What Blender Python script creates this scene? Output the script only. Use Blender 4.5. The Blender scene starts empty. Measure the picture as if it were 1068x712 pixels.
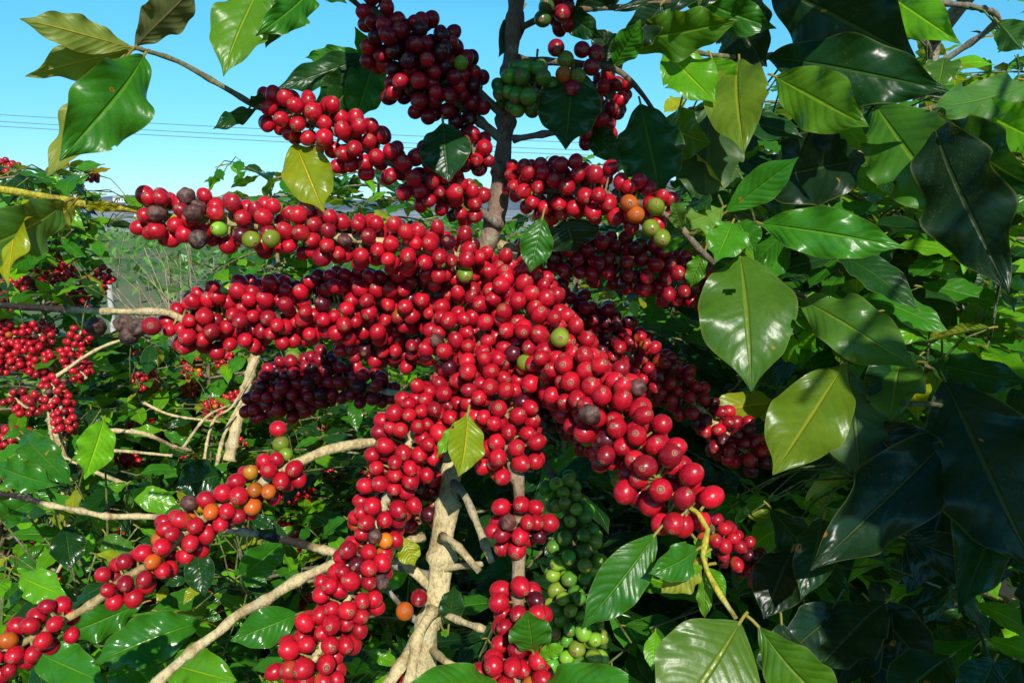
import bpy, math, random
import numpy as np
from mathutils import Vector, Matrix
from mathutils.bvhtree import BVHTree

random.seed(7); rng = np.random.default_rng(7)
scene = bpy.context.scene
col = scene.collection
R = math.radians

# ------------------------------------------------------------------ camera
CAM = Vector((0, 0, 1.5)); PITCH = R(10.0); F = 771.0
cam_rot = Matrix.Rotation(R(90) - PITCH, 3, 'X')
cd = bpy.data.cameras.new('camera'); cam = bpy.data.objects.new('camera', cd); col.objects.link(cam)
cd.sensor_width = 36; cd.lens = F * 36 / 1068; cd.clip_start = 0.02; cd.clip_end = 9000
cam.location = CAM; cam.rotation_euler = (R(90) - PITCH, 0, 0)
scene.camera = cam
def P(px, py, d):
    return CAM + cam_rot @ Vector(((px - 534) / F * d, (356 - py) / F * d, -d))
cam_inv = np.array(cam_rot.transposed())
def proj(p):
    q = cam_inv @ (np.asarray(p, float) - np.array(CAM))
    if q[2] > -0.01: return None
    return (534 + F * q[0] / -q[2], 356 - F * q[1] / -q[2], -q[2])

# ------------------------------------------------------------------ light
EL, AZ = R(37), R(170)
S = Vector((math.cos(EL) * math.sin(AZ), math.cos(EL) * math.cos(AZ), math.sin(EL)))
w = bpy.data.worlds.new("World"); scene.world = w; w.use_nodes = True
nt = w.node_tree; bg = nt.nodes['Background']
sky = nt.nodes.new('ShaderNodeTexSky'); sky.sky_type = 'NISHITA'; sky.sun_disc = False
sky.sun_elevation = EL; sky.sun_rotation = AZ; sky.air_density = 1.0; sky.dust_density = 0.0; sky.ozone_density = 1.0
hs = nt.nodes.new('ShaderNodeHueSaturation'); hs.inputs['Saturation'].default_value = 1.25; nt.links.new(sky.outputs[0], hs.inputs['Color'])
tn = nt.nodes.new('ShaderNodeMix'); tn.data_type = 'RGBA'; tn.blend_type = 'MULTIPLY'; tn.inputs[0].default_value = 1
nt.links.new(hs.outputs[0], tn.inputs[6]); 
tcw = nt.nodes.new('ShaderNodeTexCoord'); sz = nt.nodes.new('ShaderNodeSeparateXYZ'); nt.links.new(tcw.outputs['Generated'], sz.inputs[0])
cr = nt.nodes.new('ShaderNodeValToRGB'); cr.color_ramp.elements[0].position = 0.0; cr.color_ramp.elements[0].color = (.31, .46, .80, 1)
cr.color_ramp.elements[1].position = .55; cr.color_ramp.elements[1].color = (.14, .25, .38, 1)
e_ = cr.color_ramp.elements.new(.10); e_.color = (.33, .66, .82, 1)
e_ = cr.color_ramp.elements.new(.24); e_.color = (.44, .97, .92, 1)
nt.links.new(sz.outputs[2], cr.inputs[0])
dbl = nt.nodes.new('ShaderNodeMix'); dbl.data_type = 'RGBA'; dbl.blend_type = 'MULTIPLY'; dbl.inputs[0].default_value = 1; dbl.inputs[7].default_value = (2, 2, 2, 1)
nt.links.new(cr.outputs[0], dbl.inputs[6]); nt.links.new(dbl.outputs[2], tn.inputs[7])
nt.links.new(tn.outputs[2], bg.inputs[0]); bg.inputs[1].default_value = 0.085
sl = bpy.data.lights.new('sun', 'SUN'); sl.energy = 5.0; sl.angle = R(0.5); sl.color = (1, .955, .87)
so = bpy.data.objects.new('sun', sl); col.objects.link(so); so.location = (0, -2, 6)
so.rotation_euler = S.to_track_quat('Z', 'Y').to_euler()
scene.view_settings.view_transform = 'Standard'; scene.view_settings.look = 'None'
scene.view_settings.exposure = 0; scene.view_settings.gamma = 1
scene.render.engine = 'CYCLES'
scene.cycles.max_bounces = 6; scene.cycles.transmission_bounces = 4; scene.cycles.diffuse_bounces = 1
scene.cycles.glossy_bounces = 2

# ------------------------------------------------------------------ materials
def newmat(name):
    m = bpy.data.materials.new(name); m.use_nodes = True
    n = m.node_tree.nodes; l = m.node_tree.links
    return m, n, l, n['Principled BSDF'], n['Material Output']
def math_n(n, l, op, a, b=None, c=None, clamp=False):
    m = n.new('ShaderNodeMath'); m.operation = op; m.use_clamp = clamp
    for i, v in enumerate((a, b, c)):
        if v is None: continue
        if isinstance(v, (int, float)): m.inputs[i].default_value = v
        else: l.new(v, m.inputs[i])
    return m.outputs[0]
def mix_n(n, l, fac, a, b, mode='MIX'):
    m = n.new('ShaderNodeMix'); m.data_type = 'RGBA'; m.blend_type = mode; m.clamp_factor = True
    for s, v in ((m.inputs[0], fac), (m.inputs[6], a), (m.inputs[7], b)):
        if isinstance(v, (int, float)): s.default_value = v
        elif isinstance(v, tuple): s.default_value = (*v, 1) if len(v) == 3 else v
        else: l.new(v, s)
    return m.outputs[2]
def sstep(n, l, x, lo, hi, a=0.0, b=1.0):
    m = n.new('ShaderNodeMapRange'); m.interpolation_type = 'SMOOTHSTEP'
    l.new(x, m.inputs[0]); m.inputs[1].default_value = lo; m.inputs[2].default_value = hi
    m.inputs[3].default_value = a; m.inputs[4].default_value = b
    return m.outputs[0]
def noise_n(n, l, scale, detail=3, rough=.55, vec=None):
    t = n.new('ShaderNodeTexNoise'); t.inputs['Scale'].default_value = scale
    t.inputs['Detail'].default_value = detail; t.inputs['Roughness'].default_value = rough
    if vec is not None: l.new(vec, t.inputs['Vector'])
    return t.outputs['Fac']

def leaf_material(name, gloss):
    m, n, l, p, out = newmat(name)
    at = n.new('ShaderNodeAttribute'); at.attribute_name = 'tint'
    uv = n.new('ShaderNodeUVMap'); sp = n.new('ShaderNodeSeparateXYZ'); l.new(uv.outputs[0], sp.inputs[0])
    geo = n.new('ShaderNodeNewGeometry'); pos = geo.outputs['Position']
    au = math_n(n, l, 'MULTIPLY', math_n(n, l, 'ABSOLUTE', math_n(n, l, 'SUBTRACT', sp.outputs[0], .5)), 2.0)
    v = sp.outputs[1]
    wob = noise_n(n, l, 22, 2, .5, pos)
    s = math_n(n, l, 'MULTIPLY', math_n(n, l, 'SUBTRACT', v, math_n(n, l, 'MULTIPLY', math_n(n, l, 'POWER', au, 1.25), .22)), 9.5)
    s = math_n(n, l, 'ADD', s, math_n(n, l, 'MULTIPLY', wob, 1.6))
    pp = math_n(n, l, 'PINGPONG', s, .5)              # 0 on a vein, .5 between
    vein = sstep(n, l, pp, 0.0, .07, 1, 0)
    mid = sstep(n, l, au, .02, .075, 1, 0)
    big = noise_n(n, l, 16, 3, .6, pos); fine = noise_n(n, l, 160, 4, .6, pos)
    c = mix_n(n, l, sstep(n, l, big, .35, .7), at.outputs['Color'], (1.25, 1.12, .8), 'MULTIPLY')
    c = mix_n(n, l, sstep(n, l, fine, .3, .8, 0, .35), c, (.5, .62, .6), 'MULTIPLY')
    bright = mix_n(n, l, 1.0, mix_n(n, l, 1.0, at.outputs['Color'], (2.4, 1.5, 1.2), 'MULTIPLY'), (.025, .03, .004), 'ADD')
    c = mix_n(n, l, math_n(n, l, 'MULTIPLY', vein, .10), c, bright)
    c = mix_n(n, l, math_n(n, l, 'MULTIPLY', mid, .8), c, bright)
    edge = sstep(n, l, au, .93, 1.0)
    c = mix_n(n, l, math_n(n, l, 'MULTIPLY', edge, .4), c, (.22, .25, .06))
    spot = noise_n(n, l, 62, 2, .4, pos)
    sp1 = sstep(n, l, spot, .745, .775)
    c = mix_n(n, l, math_n(n, l, 'MULTIPLY', sp1, .8), c, (.42, .22, .03))
    sp2 = sstep(n, l, spot, .79, .80)
    c = mix_n(n, l, sp2, c, (.10, .03, .01))
    under = mix_n(n, l, .45, mix_n(n, l, 1.0, c, (1.5, 1.3, 1.4), 'MULTIPLY'), (.10, .17, .055))
    cf = mix_n(n, l, geo.outputs['Backfacing'], c, under)
    dust = noise_n(n, l, 480, 3, .6, pos); dm = math_n(n, l, 'MULTIPLY', sstep(n, l, dust, .56, .7), sstep(n, l, big, .45, .65, 0, .5))
    cf = mix_n(n, l, math_n(n, l, 'MULTIPLY', dm, .55), cf, (.22, .22, .14))
    l.new(cf, p.inputs['Base Color'])
    rg = math_n(n, l, 'ADD', math_n(n, l, 'MULTIPLY', big, .16), gloss)
    rg = math_n(n, l, 'ADD', rg, math_n(n, l, 'MULTIPLY', dm, .4))
    rg = math_n(n, l, 'ADD', rg, math_n(n, l, 'MULTIPLY', geo.outputs['Backfacing'], .16))
    l.new(rg, p.inputs['Roughness'])
    p.inputs['Specular IOR Level'].default_value = .43
    h = math_n(n, l, 'ADD', math_n(n, l, 'MULTIPLY', sstep(n, l, pp, 0, .4), .2), math_n(n, l, 'MULTIPLY', fine, .2))
    h = math_n(n, l, 'ADD', h, math_n(n, l, 'MULTIPLY', noise_n(n, l, 55, 2, .5, pos), 1.1))
    h = math_n(n, l, 'SUBTRACT', h, math_n(n, l, 'MULTIPLY', mid, .9))
    b = n.new('ShaderNodeBump'); b.inputs['Strength'].default_value = .7; b.inputs['Distance'].default_value = .0018
    l.new(h, b.inputs['Height']); l.new(b.outputs[0], p.inputs['Normal'])
    tr = n.new('ShaderNodeBsdfTranslucent')
    tc = mix_n(n, l, 1.0, cf, (4.2, 2.6, .8), 'MULTIPLY')
    l.new(tc, tr.inputs[0]); l.new(b.outputs[0], tr.inputs[1])
    mx = n.new('ShaderNodeMixShader'); mx.inputs[0].default_value = .3
    l.new(p.outputs[0], mx.inputs[1]); l.new(tr.outputs[0], mx.inputs[2]); l.new(mx.outputs[0], out.inputs[0])
    return m
M_LEAF = leaf_material('coffee_leaf', .25); M_LEAF_YOUNG = leaf_material('glossy_coffee_leaf', .15)

def cherry_material():
    m, n, l, p, out = newmat('coffee_cherry_skin')
    at = n.new('ShaderNodeAttribute'); at.attribute_name = 'tint'
    po = n.new('ShaderNodeAttribute'); po.attribute_name = 'pole'   # r: angle from the navel, g: dried amount
    sp = n.new('ShaderNodeSeparateColor'); l.new(po.outputs['Color'], sp.inputs[0])
    ang = sp.outputs[0]; dry = sp.outputs[1]
    geo = n.new('ShaderNodeNewGeometry'); pos = geo.outputs['Position']
    n1 = noise_n(n, l, 60, 3, .5, pos); n2 = noise_n(n, l, 600, 3, .6, pos); n3 = noise_n(n, l, 150, 4, .65, pos)
    c = mix_n(n, l, sstep(n, l, n1, .35, .72, 0, .8), at.outputs['Color'], (.62, .6, .75), 'MULTIPLY')
    c = mix_n(n, l, sstep(n, l, n3, .5, .72, 0, .3), c, (1.15, 1.9, 1.4), 'MULTIPLY')
    c = mix_n(n, l, sstep(n, l, n2, .62, .7, 0, .35), c, (.55, .22, .16))
    scar = sstep(n, l, n3, .735, .75)
    c = mix_n(n, l, math_n(n, l, 'MULTIPLY', scar, .7), c, (.42, .24, .14))
    a2 = math_n(n, l, 'ADD', ang, math_n(n, l, 'MULTIPLY', math_n(n, l, 'SUBTRACT', n2, .5), .10))
    ring = sstep(n, l, a2, .24, .31, 1, 0)
    c = mix_n(n, l, math_n(n, l, 'MULTIPLY', ring, .72), c, (.36, .18, .09))
    halo = sstep(n, l, a2, .22, .42, .25, 0)
    c = mix_n(n, l, halo, c, (.5, .16, .09))
    r2 = math_n(n, l, 'MULTIPLY', sstep(n, l, a2, .11, .15), sstep(n, l, a2, .18, .23, 1, 0))
    c = mix_n(n, l, math_n(n, l, 'MULTIPLY', r2, .9), c, (.035, .008, .008))
    ctr = sstep(n, l, a2, .03, .06, .8, 0)
    c = mix_n(n, l, ctr, c, (.06, .02, .012))
    dcol = mix_n(n, l, sstep(n, l, n3, .38, .62), (.02, .010, .012), (.14, .08, .06))
    c = mix_n(n, l, math_n(n, l, 'MULTIPLY', dry, sstep(n, l, n1, .3, .5, .55, 1)), c, dcol)
    l.new(c, p.inputs['Base Color'])
    r = math_n(n, l, 'ADD', math_n(n, l, 'MULTIPLY', n1, .2), .19)
    r = math_n(n, l, 'ADD', r, math_n(n, l, 'MULTIPLY', ring, .35))
    r = math_n(n, l, 'ADD', r, math_n(n, l, 'MULTIPLY', dry, .3))
    l.new(r, p.inputs['Roughness'])
    p.inputs['Specular IOR Level'].default_value = .5
    p.inputs['Subsurface Weight'].default_value = .05
    p.inputs['Subsurface Radius'].default_value = (1, .2, .1); p.inputs['Subsurface Scale'].default_value = .003
    h = math_n(n, l, 'ADD', math_n(n, l, 'MULTIPLY', n2, .35), math_n(n, l, 'MULTIPLY', n1, .5))
    h = math_n(n, l, 'ADD', h, math_n(n, l, 'MULTIPLY', math_n(n, l, 'MULTIPLY', n3, dry), 5))
    b = n.new('ShaderNodeBump'); b.inputs['Strength'].default_value = .25; b.inputs['Distance'].default_value = .0007
    l.new(h, b.inputs['Height']); l.new(b.outputs[0], p.inputs['Normal'])
    return m
M_CHERRY = cherry_material()

def bark_material():
    m, n, l, p, out = newmat('coffee_bark')
    at = n.new('ShaderNodeAttribute'); at.attribute_name = 'tint'
    geo = n.new('ShaderNodeNewGeometry'); pos = geo.outputs['Position']
    mp = n.new('ShaderNodeMapping'); mp.inputs['Scale'].default_value = (1, 1, .55); l.new(pos, mp.inputs[0])
    n1 = noise_n(n, l, 45, 5, .65, mp.outputs[0]); n2 = noise_n(n, l, 330, 5, .7, mp.outputs[0]); n3 = noise_n(n, l, 90, 4, .6, pos)
    c = mix_n(n, l, sstep(n, l, n1, .45, .66, 0, .85), at.outputs['Color'], (.50, .42, .34), 'MULTIPLY')
    n4 = noise_n(n, l, 26, 4, .7, pos); c = mix_n(n, l, sstep(n, l, n4, .56, .62, 0, .4), c, (.50, .52, .40))
    c = mix_n(n, l, sstep(n, l, n2, .45, .68, 0, .7), c, (.42, .36, .30), 'MULTIPLY')
    c = mix_n(n, l, sstep(n, l, n3, .58, .68, 0, .45), c, (.30, .29, .10))
    l.new(c, p.inputs['Base Color']); p.inputs['Roughness'].default_value = .8
    h = math_n(n, l, 'ADD', n1, math_n(n, l, 'MULTIPLY', n2, .5))
    b = n.new('ShaderNodeBump'); b.inputs['Strength'].default_value = 1.0; b.inputs['Distance'].default_value = .005
    l.new(h, b.inputs['Height']); l.new(b.outputs[0], p.inputs['Normal'])
    return m
M_BARK = bark_material()

def plain(name, rgb, rough=.8, var=.3, scale=20):
    m, n, l, p, out = newmat(name)
    tc = n.new('ShaderNodeTexCoord')
    f = noise_n(n, l, scale, 4, .6, tc.outputs['Object'])
    c = mix_n(n, l, sstep(n, l, f, .3, .7, 0, var), rgb, (.3, .3, .3), 'MULTIPLY')
    l.new(c, p.inputs['Base Color']); p.inputs['Roughness'].default_value = rough
    return m

# ------------------------------------------------------------------ mesh building
class Geo:
    """verts, quads/tris, per-vertex tint and pole, per-vertex uv"""
    def __init__(s): s.v = []; s.f = []; s.t = []; s.p = []; s.uv = []; s.n = 0
    def add(s, v, f, tint, pole=None, uv=None):
        k = len(v); s.v.append(v); s.f.append(np.asarray(f) + s.n)
        t = np.empty((k, 4)); t[:, :3] = tint; t[:, 3] = 1; s.t.append(t)
        q = np.zeros((k, 4)); q[:, 3] = 1
        if pole is not None: q[:, :2] = pole
        s.p.append(q)
        s.uv.append(np.zeros((k, 2)) if uv is None else uv)
        s.n += k
    def object(s, name, mat, parent, origin):
        v = np.concatenate(s.v) - np.array(origin)[None]
        me = bpy.data.meshes.new(name)
        nf = sum(len(f) for f in s.f)
        f = np.concatenate(s.f); kk = f.shape[1]
        me.vertices.add(len(v)); me.vertices.foreach_set('co', v.astype(np.float32).ravel())
        me.loops.add(nf * kk); me.loops.foreach_set('vertex_index', f.astype(np.int32).ravel())
        me.polygons.add(nf); me.polygons.foreach_set('loop_start', np.arange(0, nf * kk, kk, dtype=np.int32))
        me.update(calc_edges=True)
        me.polygons.foreach_set('use_smooth', np.ones(nf, bool))
        a = me.color_attributes.new('tint', 'FLOAT_COLOR', 'POINT'); a.data.foreach_set('color', np.concatenate(s.t).astype(np.float32).ravel())
        if mat is M_CHERRY:
            a = me.color_attributes.new('pole', 'FLOAT_COLOR', 'POINT'); a.data.foreach_set('color', np.concatenate(s.p).astype(np.float32).ravel())
        if mat in (M_LEAF, M_LEAF_YOUNG):
            ul = me.uv_layers.new(name='UVMap'); u = np.concatenate(s.uv)[f.ravel()]
            ul.data.foreach_set('uv', u.astype(np.float32).ravel())
        me.materials.append(mat)
        o = bpy.data.objects.new(name, me); col.objects.link(o)
        if parent is not None:
            o.parent = parent; o.location = Vector(origin) - parent['_w'] if False else Vector(origin) - W[parent.name]
        else: o.location = origin
        W[o.name] = Vector(origin)
        return o
W = {}
def empty(name, loc, label, cat, group=None):
    o = bpy.data.objects.new(name, None); col.objects.link(o); o.location = loc; o.empty_display_size = .05
    o['label'] = label; o['category'] = cat
    if group: o['group'] = group
    W[o.name] = Vector(loc)
    return o

def catmull(pts, step):
    pts = [np.asarray(p, float) for p in pts]
    if len(pts) == 2: pts = [pts[0], (pts[0] + pts[1]) / 2, pts[1]]
    e = [2 * pts[0] - pts[1]] + pts + [2 * pts[-1] - pts[-2]]
    out = []
    for i in range(1, len(e) - 2):
        a, b, c, d = e[i - 1], e[i], e[i + 1], e[i + 2]
        k = max(1, int(np.linalg.norm((c - b)[:3]) / step))
        for j in range(k):
            t = j / k
            out.append(.5 * (2 * b + (c - a) * t + (2 * a - 5 * b + 4 * c - d) * t * t + (3 * b - a - 3 * c + d) * t ** 3))
    out.append(pts[-1]); return np.array(out)

def tube(g, path, rad, tint, segs=8, knot=.0, rough=.12, node_every=0, closed=True):
    """path: (n,3), rad: (n,), tint: (n,3) or (3,)"""
    n = len(path); tang = np.gradient(path, axis=0); tang /= np.linalg.norm(tang, axis=1)[:, None] + 1e-12
    up = np.array([0, 0, 1.]) if abs(tang[0][2]) < .9 else np.array([1., 0, 0])
    a = np.cross(tang[0], up); a /= np.linalg.norm(a)
    th = np.arange(segs) * 2 * math.pi / segs
    V = []; ph = rng.uniform(0, 9, 4)
    arc = np.concatenate([[0], np.cumsum(np.linalg.norm(np.diff(path, axis=0), axis=1))])
    for i in range(n):
        a = a - tang[i] * np.dot(a, tang[i]); a /= np.linalg.norm(a) + 1e-12; b = np.cross(tang[i], a)
        r = rad[i] * (1 + rough * (np.sin(th * 2 + arc[i] * 60 + ph[0]) * .6 + np.sin(th * 3 - arc[i] * 110 + ph[1]) * .5 + math.sin(arc[i] * 170 + ph[2]) * .5))
        if node_every:
            q = (arc[i] / node_every) % 1; r = r * (1 + knot * math.exp(-((min(q, 1 - q)) * node_every / .0035) ** 2))
        V.append(path[i] + np.outer(np.cos(th) * r, a) + np.outer(np.sin(th) * r, b))
    V = np.concatenate(V)
    i = np.arange(n - 1)[:, None]; j = np.arange(segs)[None]
    f = np.stack([i * segs + j, i * segs + (j + 1) % segs, (i + 1) * segs + (j + 1) % segs, (i + 1) * segs + j], -1).reshape(-1, 4)
    t = np.repeat(tint, segs, axis=0) if np.ndim(tint) == 2 else tint
    k0 = len(V); caps = []
    V = np.concatenate([V, path[:1], path[-1:]])
    for q in range(segs): caps.append([k0, (q + 1) % segs, q, k0] if False else [k0, k0, (q + 1) % segs, q])
    if np.ndim(t) == 2: t = np.concatenate([t, t[:1], t[-1:]])
    # ends closed by tiny quads towards the axis point
    c1 = [[k0, (q + 2) % segs, (q + 1) % segs, q] for q in range(0, segs, 2)]
    b0 = (n - 1) * segs
    c2 = [[k0 + 1, b0 + q, b0 + (q + 1) % segs, b0 + (q + 2) % segs] for q in range(0, segs, 2)]
    f = np.concatenate([f, c1, c2])
    g.add(V, f, t)

# cherry template: pole +z is the navel
def cherry_template(segs, angs):
    V = [[0, 0, 1]]; A = [0]
    for t in angs:
        for k in range(segs):
            p = 2 * math.pi * k / segs
            V.append([math.sin(t) * math.cos(p), math.sin(t) * math.sin(p), math.cos(t)]); A.append(t)
    V.append([0, 0, -1]); A.append(math.pi)
    f = []; n = len(angs)
    for k in range(0, segs, 2):
        f.append([0, 1 + k, 1 + (k + 1) % segs, 1 + (k + 2) % segs])
        e = 1 + (n - 1) * segs; f.append([len(V) - 1, e + (k + 2) % segs, e + (k + 1) % segs, e + k])
    for i in range(n - 1):
        for k in range(segs):
            a = 1 + i * segs; b = a + segs
            f.append([a + k, b + k, b + (k + 1) % segs, a + (k + 1) % segs])
    V = np.array(V, float); A = np.array(A)
    rr = 1 - .045 * np.exp(-(A / .12) ** 2) + .012 * np.exp(-((A - .22) / .06) ** 2) - .05 * np.exp(-((A - math.pi) / .5) ** 2)
    V *= rr[:, None]
    return V, np.array(f), A
CH_HI = cherry_template(20, [.07, .12, .17, .22, .28, .4, .6, .85, 1.1, 1.35, 1.6, 1.85, 2.1, 2.4, 2.75])
CH_MD = cherry_template(14, [.12, .24, .5, .85, 1.2, 1.55, 1.9, 2.3, 2.7])
CH_LO = cherry_template(8, [.5, 1.1, 1.7, 2.4])

def rot_to(axis):
    z = axis / (np.linalg.norm(axis) + 1e-12); r = rng.normal(size=3)
    x = r - z * np.dot(r, z); x /= np.linalg.norm(x); y = np.cross(z, x)
    return np.stack([x, y, z], 1)

def cherry_geo(c, tpl):
    V, f, A = tpl
    v = V.copy(); rs = np.random.default_rng(c['seed'])
    if c['dry'] > .3:
        k = rs.normal(size=(6, 3)) * 4.5; ph = rs.uniform(0, 6, 6)
        for q in range(6): v *= (1 + .035 * np.sin(V @ k[q] + ph[q]))[:, None]
    v = v * np.array([c['sx'], c['sy'], c['sz']]) * c['r']
    # a soft ribbing near the navel
    v = v @ c['rot'].T + c['p']
    g = Geo(); pole = np.zeros((len(v), 2)); pole[:, 0] = A * c['nav']; pole[:, 1] = c['dry']
    cv_ = np.tile(c['col'], (len(V), 1))
    if c['blush']:
        dr = rs.normal(size=3) * .6 + [0, 0, -1.1]; dr /= np.linalg.norm(dr); m_ = np.clip((V @ dr - .1) / .8, 0, 1)[:, None] * c['blush']
        alt = np.array([.50, .20, .02]) if c['col'][0] > .3 else c['col'] * 2.2
        if c['col'][1] > c['col'][0]: alt = np.array([.36, .12, .02])
        cv_ = cv_ * (1 - m_) + alt * m_
    rib = 1 - .10 * np.clip(np.sin(np.arctan2(V[:, 1], V[:, 0]) + rs.uniform(0, 6)), 0, 1)[:, None]
    g.add(v, f, cv_ * rib, pole); return g

# leaf
def leaf_shape(hi, L, Wd, fold=.18, droop=.35, wave=.05, quilt=.006, twist=0.0, side=0.0, seed=0, hole=None):
    rs = np.random.default_rng(seed)
    nu, nv = (26, 64) if hi == 3 else (14, 36) if hi == 2 else (8, 14) if hi == 1 else (4, 9)
    u = np.linspace(-1, 1, nu + 1); v = np.linspace(0, 1, nv + 1)
    if hi >= 2: u = np.sign(u) * np.abs(u) ** 1.1
    U, Vv = np.meshgrid(u, v)
    a = rs.uniform(.92, 1.12)
    prof = np.sin(math.pi * np.clip(Vv, 0, 1) ** a) ** .94
    tip = np.clip((Vv - .76) / .22, 0, 1); tip = tip * tip * (3 - 2 * tip)
    prof = prof * (1 - .45 * tip); prof[0] = .0; prof[-1] = 0
    prof = prof + .012
    k = rs.uniform(2.2, 4.2, 2); ph = rs.uniform(0, 6.3, 4)
    edge = 1 + .022 * np.sin(2 * math.pi * 3.3 * Vv + ph[2] + U * 1.5) + .02 * np.sin(2 * math.pi * 1.6 * Vv + ph[0] - U * 2)
    X = U * prof * Wd / 2 * edge
    au = np.abs(U)
    wv = np.where(U > 0, np.sin(2 * math.pi * k[0] * Vv + ph[0]), np.sin(2 * math.pi * k[1] * Vv + ph[1]))
    Z = fold * np.abs(X) * (1 - .45 * au) + wave * L * wv * au ** 2.2 * np.sin(math.pi * Vv) ** .7
    s = (Vv - .22 * au ** 1.25) * 9.5
    Z += quilt * L * np.abs(np.sin(math.pi * s)) * np.sin(math.pi * np.clip(au, 0, 1)) ** .6 * prof
    # bend along length
    th = droop * Vv ** 1.25 + .12 * np.sin(2 * math.pi * Vv * rs.uniform(.6, 1.2) + ph[3])
    dy = np.cos(th[:, 0]); dz = -np.sin(th[:, 0])
    sd = side * Vv[:, 0]
    cy = np.concatenate([[0], np.cumsum((dy[1:] + dy[:-1]) / 2 / nv)]) * L
    cz = np.concatenate([[0], np.cumsum((dz[1:] + dz[:-1]) / 2 / nv)]) * L
    cx = np.concatenate([[0], np.cumsum(np.sin(sd[1:]) / nv)]) * L
    tw = twist * Vv
    x2 = X * np.cos(tw) - Z * np.sin(tw); z2 = X * np.sin(tw) + Z * np.cos(tw)
    n_y = np.sin(th); n_z = np.cos(th)
    Xo = cx[:, None] + x2; Yo = cy[:, None] + z2 * n_y; Zo = cz[:, None] + z2 * n_z
    V = np.stack([Xo, Yo, Zo], -1).reshape(-1, 3)
    i = np.arange(nv)[:, None]; j = np.arange(nu)[None]; m = nu + 1
    f = np.stack([i * m + j, i * m + j + 1, (i + 1) * m + j + 1, (i + 1) * m + j], -1).reshape(-1, 4)
    uv = np.stack([(U + 1) / 2, Vv], -1).reshape(-1, 2)
    if hi == 3:      # insect holes and nibbled edges
        cu = (uv[f[:, 0], 0] + uv[f[:, 2], 0]) - 1; cvv = (uv[f[:, 0], 1] + uv[f[:, 2], 1]) / 2; kp = np.ones(len(f), bool)
        nh = hole if hole is not None else (1 if rs.random() < .3 else 0)
        for q in range(nh):
            if q or hole is None: hu, hv, ru, rv = rs.choice([-1, 1]) * 1.0, rs.uniform(.3, .8), rs.uniform(.10, .2), rs.uniform(.015, .03)
            else: hu, hv, ru, rv = .35, .33, .17, .024
            kp &= ((cu - hu) / ru) ** 2 + ((cvv - hv) / rv) ** 2 > 1
        f = f[kp]
    tipp = np.array([cx[-1], cy[-1], cz[-1]])
    return V, f, uv, tipp

def leaf_item(base, tip, wid, nrm, hi, tint, fit=True, petiole=.008, **kw):
    """base, tip: points; nrm: wanted normal; wid in metres"""
    base = np.asarray(base, float); tip = np.asarray(tip, float); ch = tip - base; D = np.linalg.norm(ch)
    V, f, uv, tp = leaf_shape(hi, 1.0, wid / D, **kw)
    sc = D / np.linalg.norm(tp)
    y0 = tp / np.linalg.norm(tp); z0 = np.array([0, 0, 1.]); x0 = np.cross(y0, z0); x0 /= np.linalg.norm(x0); z0 = np.cross(x0, y0)
    y1 = ch / D; z1 = np.asarray(nrm, float); x1 = np.cross(y1, z1)
    if np.linalg.norm(x1) < 1e-4: x1 = np.array([1., 0, 0])
    x1 /= np.linalg.norm(x1); z1 = np.cross(x1, y1)
    Rm = np.stack([x1, y1, z1], 1) @ np.stack([x0, y0, z0], 1).T
    v = (V * sc) @ Rm.T + base
    it = dict(kind='leaf', v=v, f=f, uv=uv, tint=np.array(tint), base=base, dirn=y1, pet=petiole, c=v.mean(0))
    return it
def leaf_geo(it):
    g = Geo(); g.add(it['v'], it['f'], it['tint'], None, it['uv'])
    if it['pet']:
        b = it['base']; d = it['dirn']; q = it['pet']
        pth = np.array([b - d * q + [0, 0, -.1 * q], b - d * q * .5, b + d * q * .4]); th = np.arange(4) * math.pi / 2
        x = np.cross(d, [0, 0, 1.]); x /= np.linalg.norm(x) + 1e-9; y = np.cross(x, d)
        r = .0011 if q < .012 else .0014
        vv = np.concatenate([p + r * (np.outer(np.cos(th), x) + np.outer(np.sin(th), y)) for p in pth])
        ff = [[i * 4 + j, i * 4 + (j + 1) % 4, (i + 1) * 4 + (j + 1) % 4, (i + 1) * 4 + j] for i in range(2) for j in range(4)]
        g.add(vv, np.array(ff), np.array([.14, .2, .03]), None, np.tile([.5, .5], (12, 1)))
    return g

def green(kind=None, rs=random):
    k = kind or rs.choices(['mid', 'dark', 'bright', 'yellow'], [.45, .3, .2, .05])[0]
    j = rs.uniform(.8, 1.2)
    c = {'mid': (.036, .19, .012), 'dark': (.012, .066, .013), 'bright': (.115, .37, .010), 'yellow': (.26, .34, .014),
         'olive': (.08, .23, .012), 'grey': (.07, .19, .025), 'black': (.009, .034, .012)}[k]  # the darkest tone carries the shade on overhung leaves as colour
    return [c[0] * j, c[1] * j, c[2] * j]

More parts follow.
